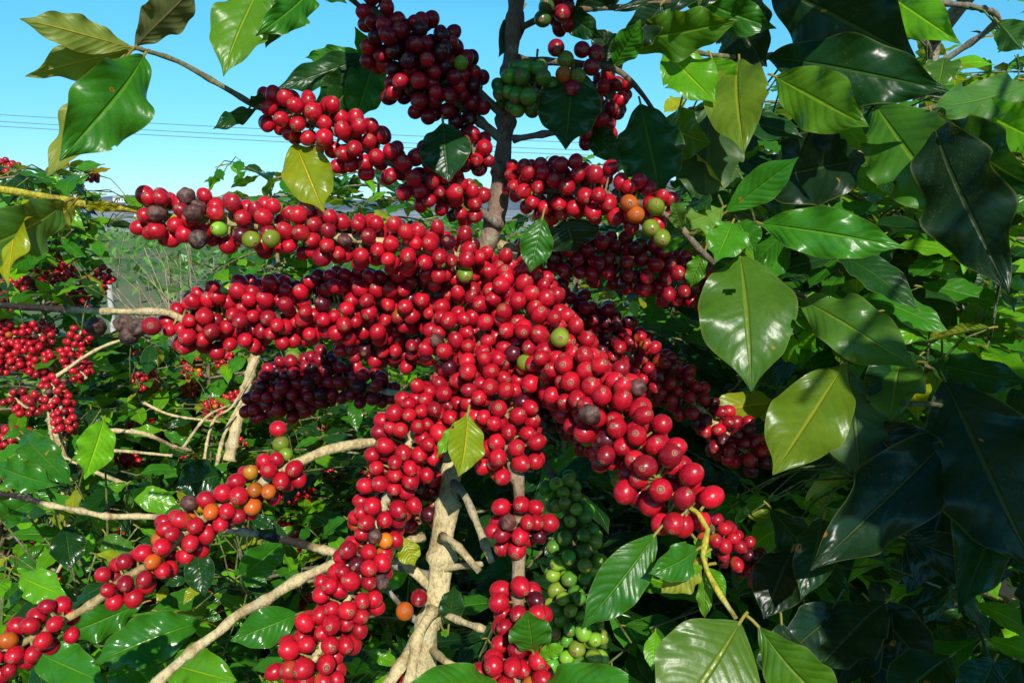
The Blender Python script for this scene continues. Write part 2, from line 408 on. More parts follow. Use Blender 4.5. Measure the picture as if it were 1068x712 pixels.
# ------------------------------------------------------------------ trees
class Tree:
    def __init__(s, base, label, name='coffee_tree'):
        s.base = Vector(base); s.label = label; s.name = name
        s.branches = []      # (name, Geo, origin)
        s.items = []         # leaves, cherries with 'br' index
        s.grid = {}
    def branch(s, pts, r0, r1, tint=(.50, .38, .20), tint1=None, segs=8, name='branch', step=.006, knot=.35, node=.03, rough=.10, tfun=None):
        path = catmull(pts, step); n = len(path); t = np.linspace(0, 1, n)
        rad = r0 + (r1 - r0) * t
        tint = np.array(tint); c = np.tile(tint, (n, 1)) if tint1 is None else tint + (np.array(tint1) - tint) * (t[:, None] ** 1.5)
        if tfun is not None: c = tfun(t, c)
        g = Geo(); tube(g, path, rad, c, segs, knot, rough, node)
        s.branches.append([name, g, path[0], path]); return len(s.branches) - 1
    def twig_into(s, bi, pts, r0, r1, tint=(.50, .38, .20), step=.006, tint1=None):
        path = catmull(pts, step); n = len(path); t = np.linspace(0, 1, n)
        tint = np.array(tint); c = np.tile(tint, (n, 1)) if tint1 is None else tint + (np.array(tint1) - tint) * t[:, None]
        tube(s.branches[bi][1], path, r0 + (r1 - r0) * t, c, 6, .3, .1, .03)
    def cherry(s, p, axis, r, colr, dry=0, kind='cherry', br=0, rotm=None):
        s.items.append(dict(kind=kind, p=np.array(p), rot=rot_to(np.array(axis)), r=r, col=np.array(colr), dry=dry, br=br,
                            sx=random.uniform(.92, 1.02), sy=random.uniform(.92, 1.02), sz=random.uniform(1.0, 1.18), blush=(random.uniform(.3, .9) if random.random() < .06 else 0),
                            nav=random.uniform(.75, 1.3), seed=random.randrange(1 << 30)))
    def fill(s, path, radii, br, mix='red', r=.0081, tries=2600, cell=.02, tight=.80, sp=1.0, knots=.02):
        """pack cherries round a path (n,3) with radii (n,)"""
        n = len(path); arc = np.concatenate([[0], np.cumsum(np.linalg.norm(np.diff(path, axis=0), axis=1))]); Ltot = arc[-1]
        tang = np.gradient(path, axis=0); ph0 = random.random() * 3; node_gap = .031 * r / .0081
        tries = int(tries * Ltot / .12)
        for q in range(tries):
            a = random.random() * Ltot; i = min(n - 1, int(np.searchsorted(arc, a)))
            t = tang[i] / np.linalg.norm(tang[i]); o = rng.normal(size=3); o -= t * np.dot(o, t); o /= np.linalg.norm(o)
            RR = radii[i] * (.66 + .42 * abs(math.cos(a / node_gap * math.pi + ph0)))
            lo = .006 + r
            frac = 1 - .75 * (q / tries)             # outer shell first, then inwards
            rad = max(lo, RR * min(1, frac + random.uniform(-.25, .25)))
            p = path[i] + o * rad
            k = tuple((p // cell).astype(int)); rr = r * random.uniform(.86, 1.09); ok = True
            for dx in (-1, 0, 1):
                for dy in (-1, 0, 1):
                    for dz in (-1, 0, 1):
                        for (p2, r2) in s.grid.get((k[0] + dx, k[1] + dy, k[2] + dz), ()):
                            if np.dot(p - p2, p - p2) < ((rr + r2) * tight * 1.05) ** 2: ok = False; break
                        if not ok: break
                    if not ok: break
                if not ok: break
            if not ok: continue
            s.grid.setdefault(k, []).append((p, rr))
            c, dry, kind = cherry_colour(mix)
            ax = o * 1.0 + t * .45 + rng.normal(size=3) * .28
            if r > .0067:
                q0 = path[i] + o * .002; dd_ = p - q0; ux = np.cross(dd_, [.3, .2, 1.]); ux /= np.linalg.norm(ux); uy = np.cross(ux, dd_); uy /= np.linalg.norm(uy)
                vv = np.concatenate([e + rd_ * np.array([ux, uy, -ux, -uy]) for e, rd_ in ((q0, .0013), (q0 + dd_ * .6, .0008))])
                s.branches[br][1].add(vv, np.array([[k_, (k_ + 1) % 4, 4 + (k_ + 1) % 4, 4 + k_] for k_ in range(4)]), np.array([.42, .40, .10]) * random.uniform(.6, 1.1))
            s.cherry(p, ax, rr if kind != 'dried_cherry' else rr * .92, c, dry, kind, br)
    def leaf(s, it, br): it['br'] = br; s.items.append(it)

def cherry_colour(mix):
    tab = {'red': dict(red=.885, deep=.085, purple=.012, orange=.003, green=.005, dry=.01),
           'redleft': dict(red=.74, deep=.16, purple=.03, orange=.01, green=.02, dry=.04),
           'dark': dict(red=.4, deep=.4, purple=.18, green=.008, dry=.012),
           'multi': dict(red=.66, deep=.14, orange=.09, yellow=.055, green=.005, dry=.05),
           'end': dict(red=.3, deep=.5, dry=.12, orange=.08),
           'green': dict(green=.6, leafgreen=.4),
           'darkgreen': dict(leafgreen=1.0),
           'mixed': dict(red=.4, deep=.2, orange=.15, green=.25)}[mix]
    k = random.choices(list(tab), list(tab.values()))[0]; j = random.uniform(.82, 1.15)
    c = {'red': (.57, .008, .023), 'deep': (.36, .007, .02), 'purple': (.10, .006, .016), 'orange': (.62, .12, .012),
         'yellow': (.55, .30, .015), 'green': (.25, .38, .03), 'leafgreen': (.10, .26, .025), 'dry': (.22, .03, .03)}[k]
    kind = {'orange': 'half_ripe_cherry', 'yellow': 'half_ripe_cherry', 'green': 'green_cherry', 'leafgreen': 'green_cherry', 'dry': 'dried_cherry'}.get(k, 'cherry')
    return [c[0] * j, c[1] * j * random.uniform(.8, 1.5), c[2] * j], (random.uniform(.6, 1) if k == 'dry' else 0), kind

TREES = []
BARK = (.76, .62, .32); GREY = (.30, .25, .20); TWIG = (.20, .15, .09); BLK = (.03, .022, .02); YG = (.42, .36, .06); LIME = (.62, .56, .05)

# ================================================================== MAIN TREE
def PP(l): return [np.array(P(*q)) for q in l]
tb = P(437, 760, .63); tb = np.array([tb.x - .03, tb.y + .05, -.03])
main = Tree((tb[0], tb[1], 0), 'foreground coffee tree with a pale trunk and branches packed with ripe red cherries')
TREES.append(main)
def trunk_c(t, c):
    c = c.copy(); top = np.clip((t - .72) / .12, 0, 1)[:, None]
    return c * (1 - top) + np.array([.30, .19, .13]) * top
main.branch([tb, tb + [0, -.02, .5]] + PP([(440, 722, .63), (455, 640, .63), (462, 560, .635), (470, 500, .65), (484, 420, .69), (492, 300, .68), (516, 230, .67), (528, 120, .665), (538, 0, .66), (545, -90, .68)]),
            .0160, .0066, BARK, name='trunk', segs=22, step=.004, knot=.32, node=.045, rough=.15, tfun=trunk_c)

def mbranch(pts, radii_px, mix, r0=.0042, r1=.0022, tint=BARK, tint1=None, r=.0068, span=(0, 1), extra=None, tfun=None, tight=.83, tries=4200):
    """pts in (px,py,d); radii_px one per point (0 = bare there)"""
    p3 = PP(pts); bi = main.branch(p3, r0, r1, tint, tint1, tfun=tfun)
    a = np.array([list(q) + [rp * (.91 if rp > 16 else 1) * pt[2] / F] for q, rp, pt in zip(p3, radii_px, pts)])
    full = catmull(a, .004)
    keep = full[:, 3] > .0085
    seg = []; cur = []
    for row, k in zip(full, keep):
        if k: cur.append(row)
        elif cur: seg.append(np.array(cur)); cur = []
    if cur: seg.append(np.array(cur))
    for sg in seg:
        if len(sg) > 2: main.fill(sg[:, :3], np.maximum(sg[:, 3], .0), bi, mix, r, tight=tight, tries=tries)
    return bi

# left upper rows
b1 = mbranch([(528, 150, .665), (490, 118, .65), (450, 85, .63), (415, 50, .62), (396, 18, .62), (378, -6, .63), (350, -40, .64)], [0, 16, 42, 36, 20, 0, 0], 'dark', tint=GREY, tint1=TWIG)
b1b = mbranch([(526, 120, .66), (490, 90, .65), (455, 60, .64), (432, 30, .64)], [0, 16, 32, 18], 'dark', tint=GREY)
b2 = mbranch([(520, 235, .665), (480, 206, .64), (445, 190, .62), (412, 172, .61), (380, 155, .60), (340, 133, .59), (300, 118, .59), (272, 113, .59), (235, 92, .57), (185, 64, .56), (142, 50, .55)],
             [0, 22, 28, 16, 30, 28, 24, 12, 0, 0, 0], 'red', tint=GREY, tint1=(.16, .16, .06), r1=.0016)
b2b = mbranch([(524, 180, .66), (500, 160, .64), (478, 158, .63), (440, 172, .63)], [0, 14, 14, 10], 'dark', tint=GREY)
b3 = mbranch([(512, 275, .67), (480, 268, .63), (440, 262, .61), (390, 252, .60), (340, 246, .595), (290, 238, .59), (240, 232, .585), (190, 228, .58), (155, 222, .58), (135, 218, .57), (80, 212, .54), (30, 202, .52), (-40, 192, .5)],
             [0, 24, 30, 24, 29, 25, 26, 28, 24, 0, 0, 0, 0], 'redleft', tint=BARK, tint1=YG, r1=.0024, tfun=lambda t, c: np.where((t > .66)[:, None], np.array(LIME), c))
b4 = mbranch([(505, 300, .69), (460, 308, .66), (410, 312, .655), (350, 320, .65), (290, 325, .645), (235, 332, .64), (195, 335, .63), (176, 326, .62), (130, 325, .61), (75, 323, .60), (0, 318, .58), (-60, 312, .57)],
             [14, 32, 38, 38, 38, 38, 32, 0, 0, 0, 0, 0], 'red', tint=BARK, tfun=lambda t, c: np.where((t > .80)[:, None], np.array(BLK), c))
b4b = mbranch([(500, 320, .71), (440, 348, .69), (390, 352, .68), (350, 352, .67)], [20, 32, 28, 16], 'dark')
# centre
b5 = mbranch([(508, 285, .67), (535, 310, .64), (560, 345, .61), (590, 385, .58), (630, 425, .53), (665, 468, .49), (695, 512, .465), (728, 535, .45), (738, 552, .445), (733, 580, .44), (745, 610, .43), (768, 645, .42)],
             [26, 42, 40, 40, 42, 40, 37, 24, 0, 0, 0, 0], 'red', r0=.0036, tfun=lambda t, c: np.where((t > .74)[:, None], np.array(LIME), c), tint=BARK, tint1=YG, r1=.0013, r=.0072)
b6 = mbranch([(500, 300, .68), (478, 330, .64), (470, 355, .62), (455, 375, .61)], [22, 32, 28, 18], 'red')
b7 = mbranch([(500, 320, .67), (505, 360, .62), (515, 400, .60), (527, 440, .58), (534, 480, .565), (541, 505, .56), (541, 530, .555), (541, 545, .55), (541, 570, .55), (541, 590, .54), (540, 620, .53), (541, 640, .525), (540, 662, .52), (538, 690, .51), (535, 730, .5)],
             [28, 33, 36, 37, 32, 0, 23, 34, 20, 0, 30, 28, 10, 38, 38], 'red', tint=(.42, .30, .18), r0=.005, r1=.0042)
b8 = mbranch([(486, 390, .67), (458, 420, .62), (430, 455, .60), (412, 495, .59), (398, 535, .585), (385, 572, .575), (365, 620, .56), (340, 665, .55), (312, 715, .54)],
             [18, 31, 38, 31, 30, 26, 34, 34, 34], 'red', tint=BARK)
b8b = mbranch([(500, 340, .7), (560, 400, .66), (600, 440, .64), (640, 470, .63)], [14, 24, 22, 12], 'dark')
# right rows
b9 = mbranch([(524, 175, .665), (560, 196, .63), (600, 198, .61), (640, 205, .60), (675, 215, .59), (690, 222, .585), (706, 233, .58), (728, 258, .57), (745, 275, .57)],
             [0, 28, 31, 28, 24, 14, 0, 0, 0], 'red', tint=GREY, tint1=TWIG)
b10 = mbranch([(520, 255, .69), (560, 262, .69), (610, 265, .69), (660, 275, .69), (705, 290, .69), (738, 305, .69)], [0, 22, 26, 28, 28, 18], 'dark')
b11 = mbranch([(560, 300, .73), (610, 340, .74), (650, 365, .74), (690, 395, .75), (735, 430, .75), (765, 460, .74), (792, 482, .74)], [18, 30, 30, 28, 18, 26, 12], 'dark')
b12 = mbranch([(541, 62, .66), (590, 66, .63), (640, 72, .62), (668, 96, .62), (690, 130, .64)], [0, 0, 0, 0, 0], 'mixed', tint=TWIG, r0=.0036, r1=.0016)
b12b = mbranch([(536, 145, .66), (580, 138, .64), (615, 132, .64), (632, 108, .645), (640, 88, .65)], [0, 6, 18, 20, 14], 'dark', tint=GREY, r0=.003)
b13 = mbranch([(541, 30, .66), (580, 14, .64), (640, 8, .63), (700, 2, .62)], [0, 12, 0, 0], 'dark', tint=TWIG, r0=.003, r1=.0016)
b14g = mbranch([(533, 96, .66), (548, 92, .62), (565, 98, .60)], [14, 26, 18], 'darkgreen', tint=GREY)
# lower left fruiting branch (pale bark end at the upper right)
b14 = mbranch([(470, 480, .68), (430, 462, .66), (390, 461, .64), (345, 468, .625), (300, 488, .61), (265, 508, .60), (230, 530, .59), (195, 553, .585), (165, 582, .58), (130, 603, .575), (95, 630, .57), (60, 650, .565), (20, 672, .56), (-30, 700, .55)],
              [0, 0, 0, 0, 14, 23, 19, 27, 15, 24, 0, 23, 15, 26], 'multi', tint=BARK, tint1=(.45, .34, .12), r0=.0046, r1=.0026)
# bare branches
def bare(pts, r0, r1, tint=BARK, tint1=None, tfun=None, t=main):
    rk = random.Random(int(pts[0][0] * 7 + pts[0][1])); q_ = []
    for (a_, b_) in zip(pts[:-1], pts[1:]):          # the zigzag from node to node
        k_ = max(1, int(math.hypot(b_[0] - a_[0], b_[1] - a_[1]) / 24))
        for j_ in range(k_):
            f_ = j_ / k_; z_ = 0 if not q_ else 1
            q_.append((a_[0] + (b_[0] - a_[0]) * f_ + z_ * rk.uniform(-2, 2), a_[1] + (b_[1] - a_[1]) * f_ + z_ * rk.uniform(-2.2, 2.2), a_[2] + (b_[2] - a_[2]) * f_))
    q_.append(pts[-1]); pts = q_
    return t.branch(PP(pts), r0, r1, tint, tint1, tfun=tfun, knot=.45)
bare([(455, 618, .63), (420, 588, .64), (370, 582, .66), (330, 572, .68), (255, 554, .70), (180, 542, .72), (110, 538, .73), (50, 526, .74), (0, 514, .75), (-50, 500, .76)], .0040, .0022,
     tfun=lambda t, c: np.where(((t > .8) | ((t > .26) & (t < .37)))[:, None], np.array(BLK), c))
bare([(440, 560, .66), (360, 584, .6), (300, 612, .58), (250, 640, .57), (205, 675, .56), (165, 712, .55), (130, 750, .55)], .0040, .0036)
bare([(448, 640, .63), (432, 668, .6), (415, 695, .58), (395, 730, .57)], .0046, .0042)
bare([(452, 636, .61), (437, 660, .59), (430, 700, .58), (424, 740, .58)], .0044, .0044)
bare([(470, 500, .65), (484, 514, .61), (513, 586, .58)], .0035, .0028, GREY, BARK)
bare([(462, 560, .62), (474, 568, .60), (500, 596, .585)], .0032, .0026)
bare([(462, 592, .63), (502, 588, .6)], .0030, .0024)
bare([(455, 636, .62), (505, 656, .57)], .0030, .0024)
bare([(448, 674, .62), (464, 690, .58), (488, 700, .57)], .0034, .0028)
bare([(450, 600, .64), (420, 592, .64), (400, 585, .65)], .0034, .003, GREY)
bare([(450, 660, .64), (425, 640, .62), (400, 610, .63)], .0026, .002, GREY)
b17 = mbranch([(490, 425, .74), (450, 414, .8), (415, 410, .84), (392, 406, .87), (360, 398, .89), (325, 396, .9), (290, 412, .91), (262, 425, .92)],
              [0, 0, 0, 16, 20, 34, 28, 8], 'dark', r=.0078)
b18 = mbranch([(560, 470, .74), (590, 520, .70), (600, 570, .67), (604, 620, .65), (602, 665, .64), (600, 720, .64)], [0, 16, 26, 30, 30, 28], 'green', tint=TWIG)
b19 = mbranch([(735, 545, .70), (760, 568, .72), (785, 590, .73), (800, 605, .73)], [8, 17, 17, 8], 'dark', tint=TWIG)
b20 = mbranch([(486, 470, .66), (440, 500, .66), (440, 545, .66)], [6, 12, 14], 'dark', tint=TWIG)

def one(px, py, d, colr, kind='cherry', dry=0, br=0, r=.0071, ax=None):
    p = np.array(P(px, py, d)); a = np.array(CAM) - p if ax is None else np.array(ax)
    a = a / np.linalg.norm(a) + rng.normal(size=3) * .3
    k = tuple((p // .02).astype(int)); main.grid.setdefault(k, []).append((p, r))
    main.cherry(p, a, r, colr, dry, kind, br)
ORG = (.62, .13, .012); YEL = (.5, .32, .02); GRN = (.20, .27, .02); RED = (.60, .010, .026); DEEP = (.36, .007, .02)
for (x, y, c) in ((588, 78, ORG), (590, 62, GRN), (603, 80, GRN), (580, 50, DEEP), (607, 52, DEEP), (617, 70, DEEP), (597, 92, DEEP), (622, 56, DEEP), (586, 14, DEEP), (566, 20, (.06, .14, .02)), (570, 8, (.06, .14, .02))):
    one(x, y, .60, c, 'half_ripe_cherry' if c is ORG else 'green_cherry' if c in (GRN, (.06, .14, .02)) else 'cherry', br=b12)
for (x, y, c) in ((663, 224, ORG), (684, 216, GRN), (679, 238, GRN), (690, 248, GRN), (656, 212, ORG)):
    one(x, y, .565, c, 'green_cherry' if c is GRN else 'half_ripe_cherry', br=b9)
for (x, y) in ((612, 457, ), (565, 398), (548, 378), (585, 350), (646, 500)):
    one(x, y, .585, GRN, 'green_cherry', br=b5)
for (x, y) in ((262, 250), (283, 249)): one(x, y, .56, GRN, 'green_cherry', br=b3)
one(207, 249, .555, (.1, .05, .05), 'dried_cherry', 1, b3); one(202, 222, .55, (.16, .03, .03), 'dried_cherry', .8, b3)
for (x, y, dr) in ((130, 337, 1), (143, 342, 1), (158, 340, .2), (134, 350, 1)): one(x, y, .6, DEEP if dr < .5 else (.3, .16, .12), 'dried_cherry', dr, b4, r=.0078)
one(100, 341, .6, (.05, .02, .02), 'dried_cherry', .6, b4, r=.0085)
one(437, 623, .58, DEEP, br=b8, r=.0068); one(422, 637, .58, ORG, 'half_ripe_cherry', br=b8, r=.0072)
one(615, 432, .49, (.2, .03, .03), 'dried_cherry', .9, b5)
for (x, y) in ((293, 463), (290, 447)): one(x, y, .62, GRN if y > 450 else RED, 'green_cherry' if y > 450 else 'cherry', br=b14)

# ---- leaves given by hand
def hero(t, br, b, tp, wpx, roll=0, tone='mid', hi=2, back=False, pet=.008, dd=0.0, **kw):
    """b/tp (px,py,d). roll about the leaf's axis, 0 = upper side square to the camera; back shows the underside"""
    B = np.array(P(*b)); T = np.array(P(*tp)); d = (b[2] + tp[2]) / 2
    view = np.array(CAM) - (B + T) / 2; y = (T - B) / np.linalg.norm(T - B); z = view - y * np.dot(view, y); z /= np.linalg.norm(z)
    x = np.cross(y, z); a = R(roll); nrm = z * math.cos(a) + x * math.sin(a)
    if back: nrm = -nrm
    cf = max(.35, abs(math.cos(a)))
    if wpx > 44 and hi == 2: hi = 3
    p = dict(fold=.22, droop=.5, wave=random.uniform(.045, .075), quilt=random.uniform(.0005, .0025), seed=random.randrange(1 << 30)); p.update(kw)
    if back and 'droop' not in kw: p['droop'] = -.2
    tint = green(tone) if isinstance(tone, str) else list(tone)
    t.leaf(leaf_item(B, T, wpx / cf * d / F, nrm, hi, tint, petiole=pet, **p), br)

H = lambda *a, **k: hero(main, *a, **k)
# upper left twig end
H(b2, (138, 50, .55), (20, 20, .50), 36, 15, (.20, .27, .02), back=True, droop=-.5)
H(b2, (138, 52, .555), (26, 80, .53), 30, -30, (.16, .26, .02), back=True)
H(b2, (150, 58, .55), (62, 168, .50), 66, -12, 'mid', droop=.7, wave=.075)
H(b2, (128, 60, .56), (48, 184, .55), 42, 40, 'yellow', back=True, wave=.05)
H(b2, (140, 50, .55), (205, -18, .54), 40, 20, (.07, .06, .02), back=True)
H(b2, (122, 56, .57), (60, 70, .58), 22, 30, 'dark')
H(b2, (268, 113, .585), (222, 135, .56), 17, 20, 'dark'); H(b2, (262, 110, .585), (272, 96, .57), 12, 40, 'dark')
tA = main.branch(PP([(390, 20, .63), (330, -30, .58), (290, -30, .55)]), .0022, .0016, TWIG)
H(tA, (278, -28, .55), (233, 80, .52), 54, 25, 'olive', droop=.6, wave=.04)
H(tA, (330, -18, .56), (266, 38, .52), 36, -15, 'mid', droop=.5)
H(tA, (330, -20, .56), (362, 4, .54), 22, 0, 'mid'); H(tA, (300, -20, .56), (277, 50, .56), 30, 0, 'dark')
tB = main.branch(PP([(452, 70, .66), (420, 62, .68), (392, 60, .69)]), .0022, .0016, TWIG)
H(tB, (392, 58, .69), (284, 96, .66), 30, 20, 'dark', droop=.5); H(tB, (388, 60, .7), (322, 132, .68), 46, -20, 'dark', droop=.8)
H(tB, (392, 62, .69), (370, 130, .66), 40, 10, 'mid', droop=.6); H(tB, (385, 58, .69), (318, 60, .70), 18, 10, 'mid')
H(tB, (396, 72, .66), (370, 28, .62), 20, -10, 'mid')
H(b2, (308, 150, .60), (338, 222, .575), 50, 0, (.22, .30, .012), droop=.3)
H(b2, (462, 128, .615), (468, 190, .60), 52, 5, 'dark', droop=.3)
# left edge
H(b3, (68, 210, .53), (-60, 275, .46), 52, -25, 'grey', droop=.7, wave=.05)
H(b3, (40, 204, .53), (8, 300, .47), 24, 50, 'yellow', wave=.06)
H(b3, (78, 210, .53), (52, 240, .55), 22, 0, 'yellow', back=True); H(b3, (78, 212, .54), (128, 214, .56), 10, 30, 'yellow')
# centre
H(b7, (488, 432, .545), (478, 497, .53), 38, -25, (.20, .34, .012), droop=.8, wave=.04)
H(b7, (484, 436, .545), (455, 478, .54), 14, 30, 'bright')
H(b10, (566, 226, .60), (553, 284, .60), 34, 0, 'mid', droop=.4)
H(b10, (590, 228, .63), (600, 262, .64), 60, 0, 'black')
H(b12, (598, 70, .605), (590, 156, .59), 66, 5, 'dark', droop=.35)
H(b12, (668, 108, .63), (690, 208, .60), 68, 0, 'dark', droop=.2, fold=.05)
H(b12, (648, 75, .63), (620, 30, .64), 30, 10, 'black'); H(b13, (600, 10, .64), (660, -40, .6), 40, 10, 'black')
H(b12, (640, 70, .63), (668, 20, .60), 30, 20, 'mid'); H(b13, (585, 8, .64), (628, 40, .62), 26, 15, 'dark'); H(b12b, (612, 132, .64), (650, 168, .62), 30, 10, 'dark'); H(b13, (690, 4, .62), (650, 50, .62), 34, -20, 'black')
H(b13, (545, 10, .67), (520, 60, .66), 24, 0, 'black'); H(b12, (560, 60, .67), (556, 105, .69), 20, 20, 'black')
H(b9, (712, 240, .575), (700, 208, .55), 18, 15, 'grey'); H(b9, (716, 246, .575), (690, 262, .60), 12, 0, 'mid')
H(b9, (735, 262, .57), (720, 300, .58), 20, 20, 'olive')
# tips below right
H(b5, (684, 556, .445), (606, 656, .43), 48, -12, 'mid', droop=.25, wave=.02)
H(b5, (728, 572, .44), (676, 598, .42), 34, -20, 'mid', droop=.8); H(b5, (732, 580, .445), (690, 618, .44), 36, 30, 'yellow', back=True)
H(b5, (735, 590, .44), (690, 606, .43), 16, 10, 'bright'); H(b5, (738, 592, .44), (757, 622, .43), 18, 0, 'bright'); H(b5, (736, 594, .44), (735, 645, .44), 16, 10, 'olive')
H(b5, (724, 560, .455), (742, 582, .445), 14, 10, 'bright')
H(b5, (772, 648, .42), (695, 765, .39), 108, -10, (.085, .19, .02), droop=.5, fold=.1, wave=.02)
H(b5, (790, 652, .42), (880, 745, .40), 56, 25, 'olive', droop=.6, wave=.03)
H(b7, (556, 680, .49), (550, 636, .475), 44, 0, 'mid', droop=.3); H(b7, (560, 685, .49), (590, 672, .48), 16, 10, 'bright')
H(b7, (520, 712, .49), (418, 716, .44), 38, 10, 'mid'); H(b7, (560, 716, .49), (680, 715, .44), 40, -10, 'mid')
H(0, (468, 652, .61), (474, 610, .60), 26, 0, 'dark'); H(0, (462, 656, .61), (466, 664, .60), 8, 0, 'bright')
H(b8, (420, 560, .60), (432, 590, .6), 24, 0, 'yellow'); H(b8, (330, 700, .6), (300, 740, .6), 22, 0, 'mid')

# ================================================================== RIGHT LEAFY TREE
rt_base = np.array([.62, 1.15, 0.0])
right = Tree(rt_base, 'tall leafy coffee tree filling the right side, large glossy leaves and hardly any fruit')
TREES.append(right)
right.branch([rt_base + [0, 0, -.03], rt_base + [0.02, 0, .7], rt_base + [-.01, 0, 1.4], rt_base + [.02, 0, 2.0]], .019, .006, BARK, (.25, .2, .12), name='trunk', segs=12, step=.02, knot=.2, node=.08)
def rb(pts, r0=.0045, r1=.002, tint=GREY, tint1=(.16, .17, .05)): return right.branch([rt_base + [0, 0, float(PP(pts[:1])[0][2]) - .05]] + PP(pts), r0, r1, tint, tint1, step=.01)
ra = rb([(960, 40, 1.0), (850, 52, .8), (772, 60, .70), (700, 50, .66)])
rbb = rb([(1080, 90, .9), (990, 108, .78), (950, 116, .74), (912, 108, .72)])
rc = rb([(1000, 250, .95), (900, 250, .80), (800, 236, .70), (750, 222, .66)])
rd = rb([(1010, 320, .95), (900, 330, .8), (836, 308, .70), (770, 264, .66)])
re = rb([(1020, 400, .9), (960, 380, .72), (880, 375, .66)])
rf = rb([(1060, 480, .9), (1000, 430, .66), (940, 420, .62)])
rg_ = rb([(1040, 20, 1.0), (960, 0, .82), (860, -10, .75), (760, 0, .7)])
G = lambda *a, **k: hero(right, *a, **k)
G(ra, (692, 54, .655), (746, 108, .62), 48, -25, 'bright', droop=.5); G(ra, (742, 60, .66), (760, 108, .65), 42, 20, 'bright')
G(ra, (771, 62, .665), (776, 160, .60), 60, 15, (.12, .21, .015), droop=.5, wave=.04)
G(ra, (808, 80, .66), (906, 132, .60), 62, 10, (.085, .24, .012), droop=.3, fold=.12)
G(ra, (640, 42, .65), (772, 22, .60), 46, 20, 'olive', droop=.2)
G(ra, (690, 130, .70), (742, 150, .66), 50, 20, 'olive'); G(ra, (740, 110, .72), (735, 215, .66), 70, 10, 'dark', back=True)
G(ra, (800, 60, .70), (990, 95, .62), 64, -10, 'dark', droop=.6)
G(rg_, (800, -20, .72), (955, 60, .66), 96, 8, 'black', droop=.4, wave=.055); G(rg_, (760, 0, .7), (800, 70, .68), 60, 20, 'black')
G(rg_, (700, -10, .68), (810, 30, .66), 40, 10, 'mid', droop=.3); G(rg_, (760, -5, .68), (640, 12, .62), 30, 30, 'black')
G(ra, (905, 165, .74), (782, 190, .66), 78, 0, 'black', droop=.3)
G(rc, (756, 222, .655), (833, 164, .61), 36, 0, (.04, .22, .016), droop=.1, wave=.015)
G(rc, (764, 232, .655), (746, 274, .62), 46, 0, (.055, .26, .012), droop=.7)
G(rc, (770, 230, .66), (788, 262, .64), 32, 0, 'mid', droop=.4); G(rc, (755, 216, .66), (704, 240, .63), 30, 40, 'olive', back=True)
G(rc, (793, 233, .655), (944, 258, .60), 50, -5, (.05, .24, .014), droop=.35)
G(rbb, (913, 110, .71), (1002, 230, .64), 82, 5, (.06, .20, .018), droop=.4)
G(rbb, (972, 118, .66), (1052, 305, .58), 78, 22, (.010, .035, .014), droop=.4, fold=.1)  # shadow of the leaf above put into this leaf's dark tint
G(rbb, (1090, 82, .74), (976, 112, .66), 44, 20, 'mid', back=True, droop=.1); G(rbb, (990, 125, .72), (1090, 200, .62), 60, 35, 'dark')
G(rbb, (1010, 110, .74), (1110, 160, .66), 46, 0, 'bright')
G(rd, (772, 266, .655), (784, 408, .60), 94, -5, (.065, .17, .018), hole=2, droop=.45, fold=.12)
G(rd, (835, 312, .69), (958, 386, .60), 58, -10, 'grey', droop=.5, fold=.2)
G(rd, (895, 262, .74), (893, 308, .72), 26, 0, (.16, .36, .012), droop=.1, fold=.05)
G(re, (882, 378, .66), (806, 495, .59), 78, 5, (.11, .20, .012), droop=.3, fold=.1)
G(re, (885, 385, .665), (898, 500, .64), 74, -10, 'dark', back=True); G(re, (940, 380, .68), (930, 440, .62), 56, 20, 'grey', droop=.8)
G(rf, (965, 378, .68), (1075, 398, .60), 38, 15, 'dark', droop=.3); G(rf, (960, 370, .7), (905, 420, .64), 50, 10, 'dark')
G(rf, (985, 395, .64), (1085, 600, .56), 118, 8, (.012, .042, .013), droop=.5, fold=.16, wave=.05); G(rf, (1000, 445, .64), (845, 595, .56), 74, -14, 'black', droop=.5)  # both big leaves tinted nearly lightless to paint in the lower-right shade
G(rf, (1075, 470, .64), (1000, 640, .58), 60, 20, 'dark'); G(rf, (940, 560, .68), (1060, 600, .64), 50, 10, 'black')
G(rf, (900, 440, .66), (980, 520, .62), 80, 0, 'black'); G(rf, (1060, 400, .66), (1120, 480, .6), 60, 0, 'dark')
G(rd, (905, 345, .8), (955, 372, .76), 28, 0, 'mid'); G(rd, (930, 330, .8), (915, 385, .76), 36, 0, (.2, .26, .02), back=True)
G(rg_, (920, -10, .82), (1002, 46, .74), 42, 0, 'bright', droop=.6); G(rg_, (930, -5, .84), (945, 50, .8), 30, 20, 'bright', back=True)
G(rg_, (985, 60, .9), (978, 96, .86), 34, 0, 'grey'); G(rg_, (1040, 22, .9), (1066, 52, .88), 30, 20, 'mid', back=True)
G(rg_, (880, -10, .8), (930, 30, .76), 34, 0, 'dark')
for k in range(26):   # lower right leaves, their shade put into darkened tints
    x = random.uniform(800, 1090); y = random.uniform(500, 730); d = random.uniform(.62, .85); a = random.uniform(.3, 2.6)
    L = random.uniform(70, 130); G(random.choice((re, rf)), (x, y - 30, d), (x + L * math.cos(a), y - 30 + L * math.sin(a), d - .04), random.uniform(34, 60), random.uniform(-40, 40), random.choice(['dark', 'black', 'black']), hi=1)

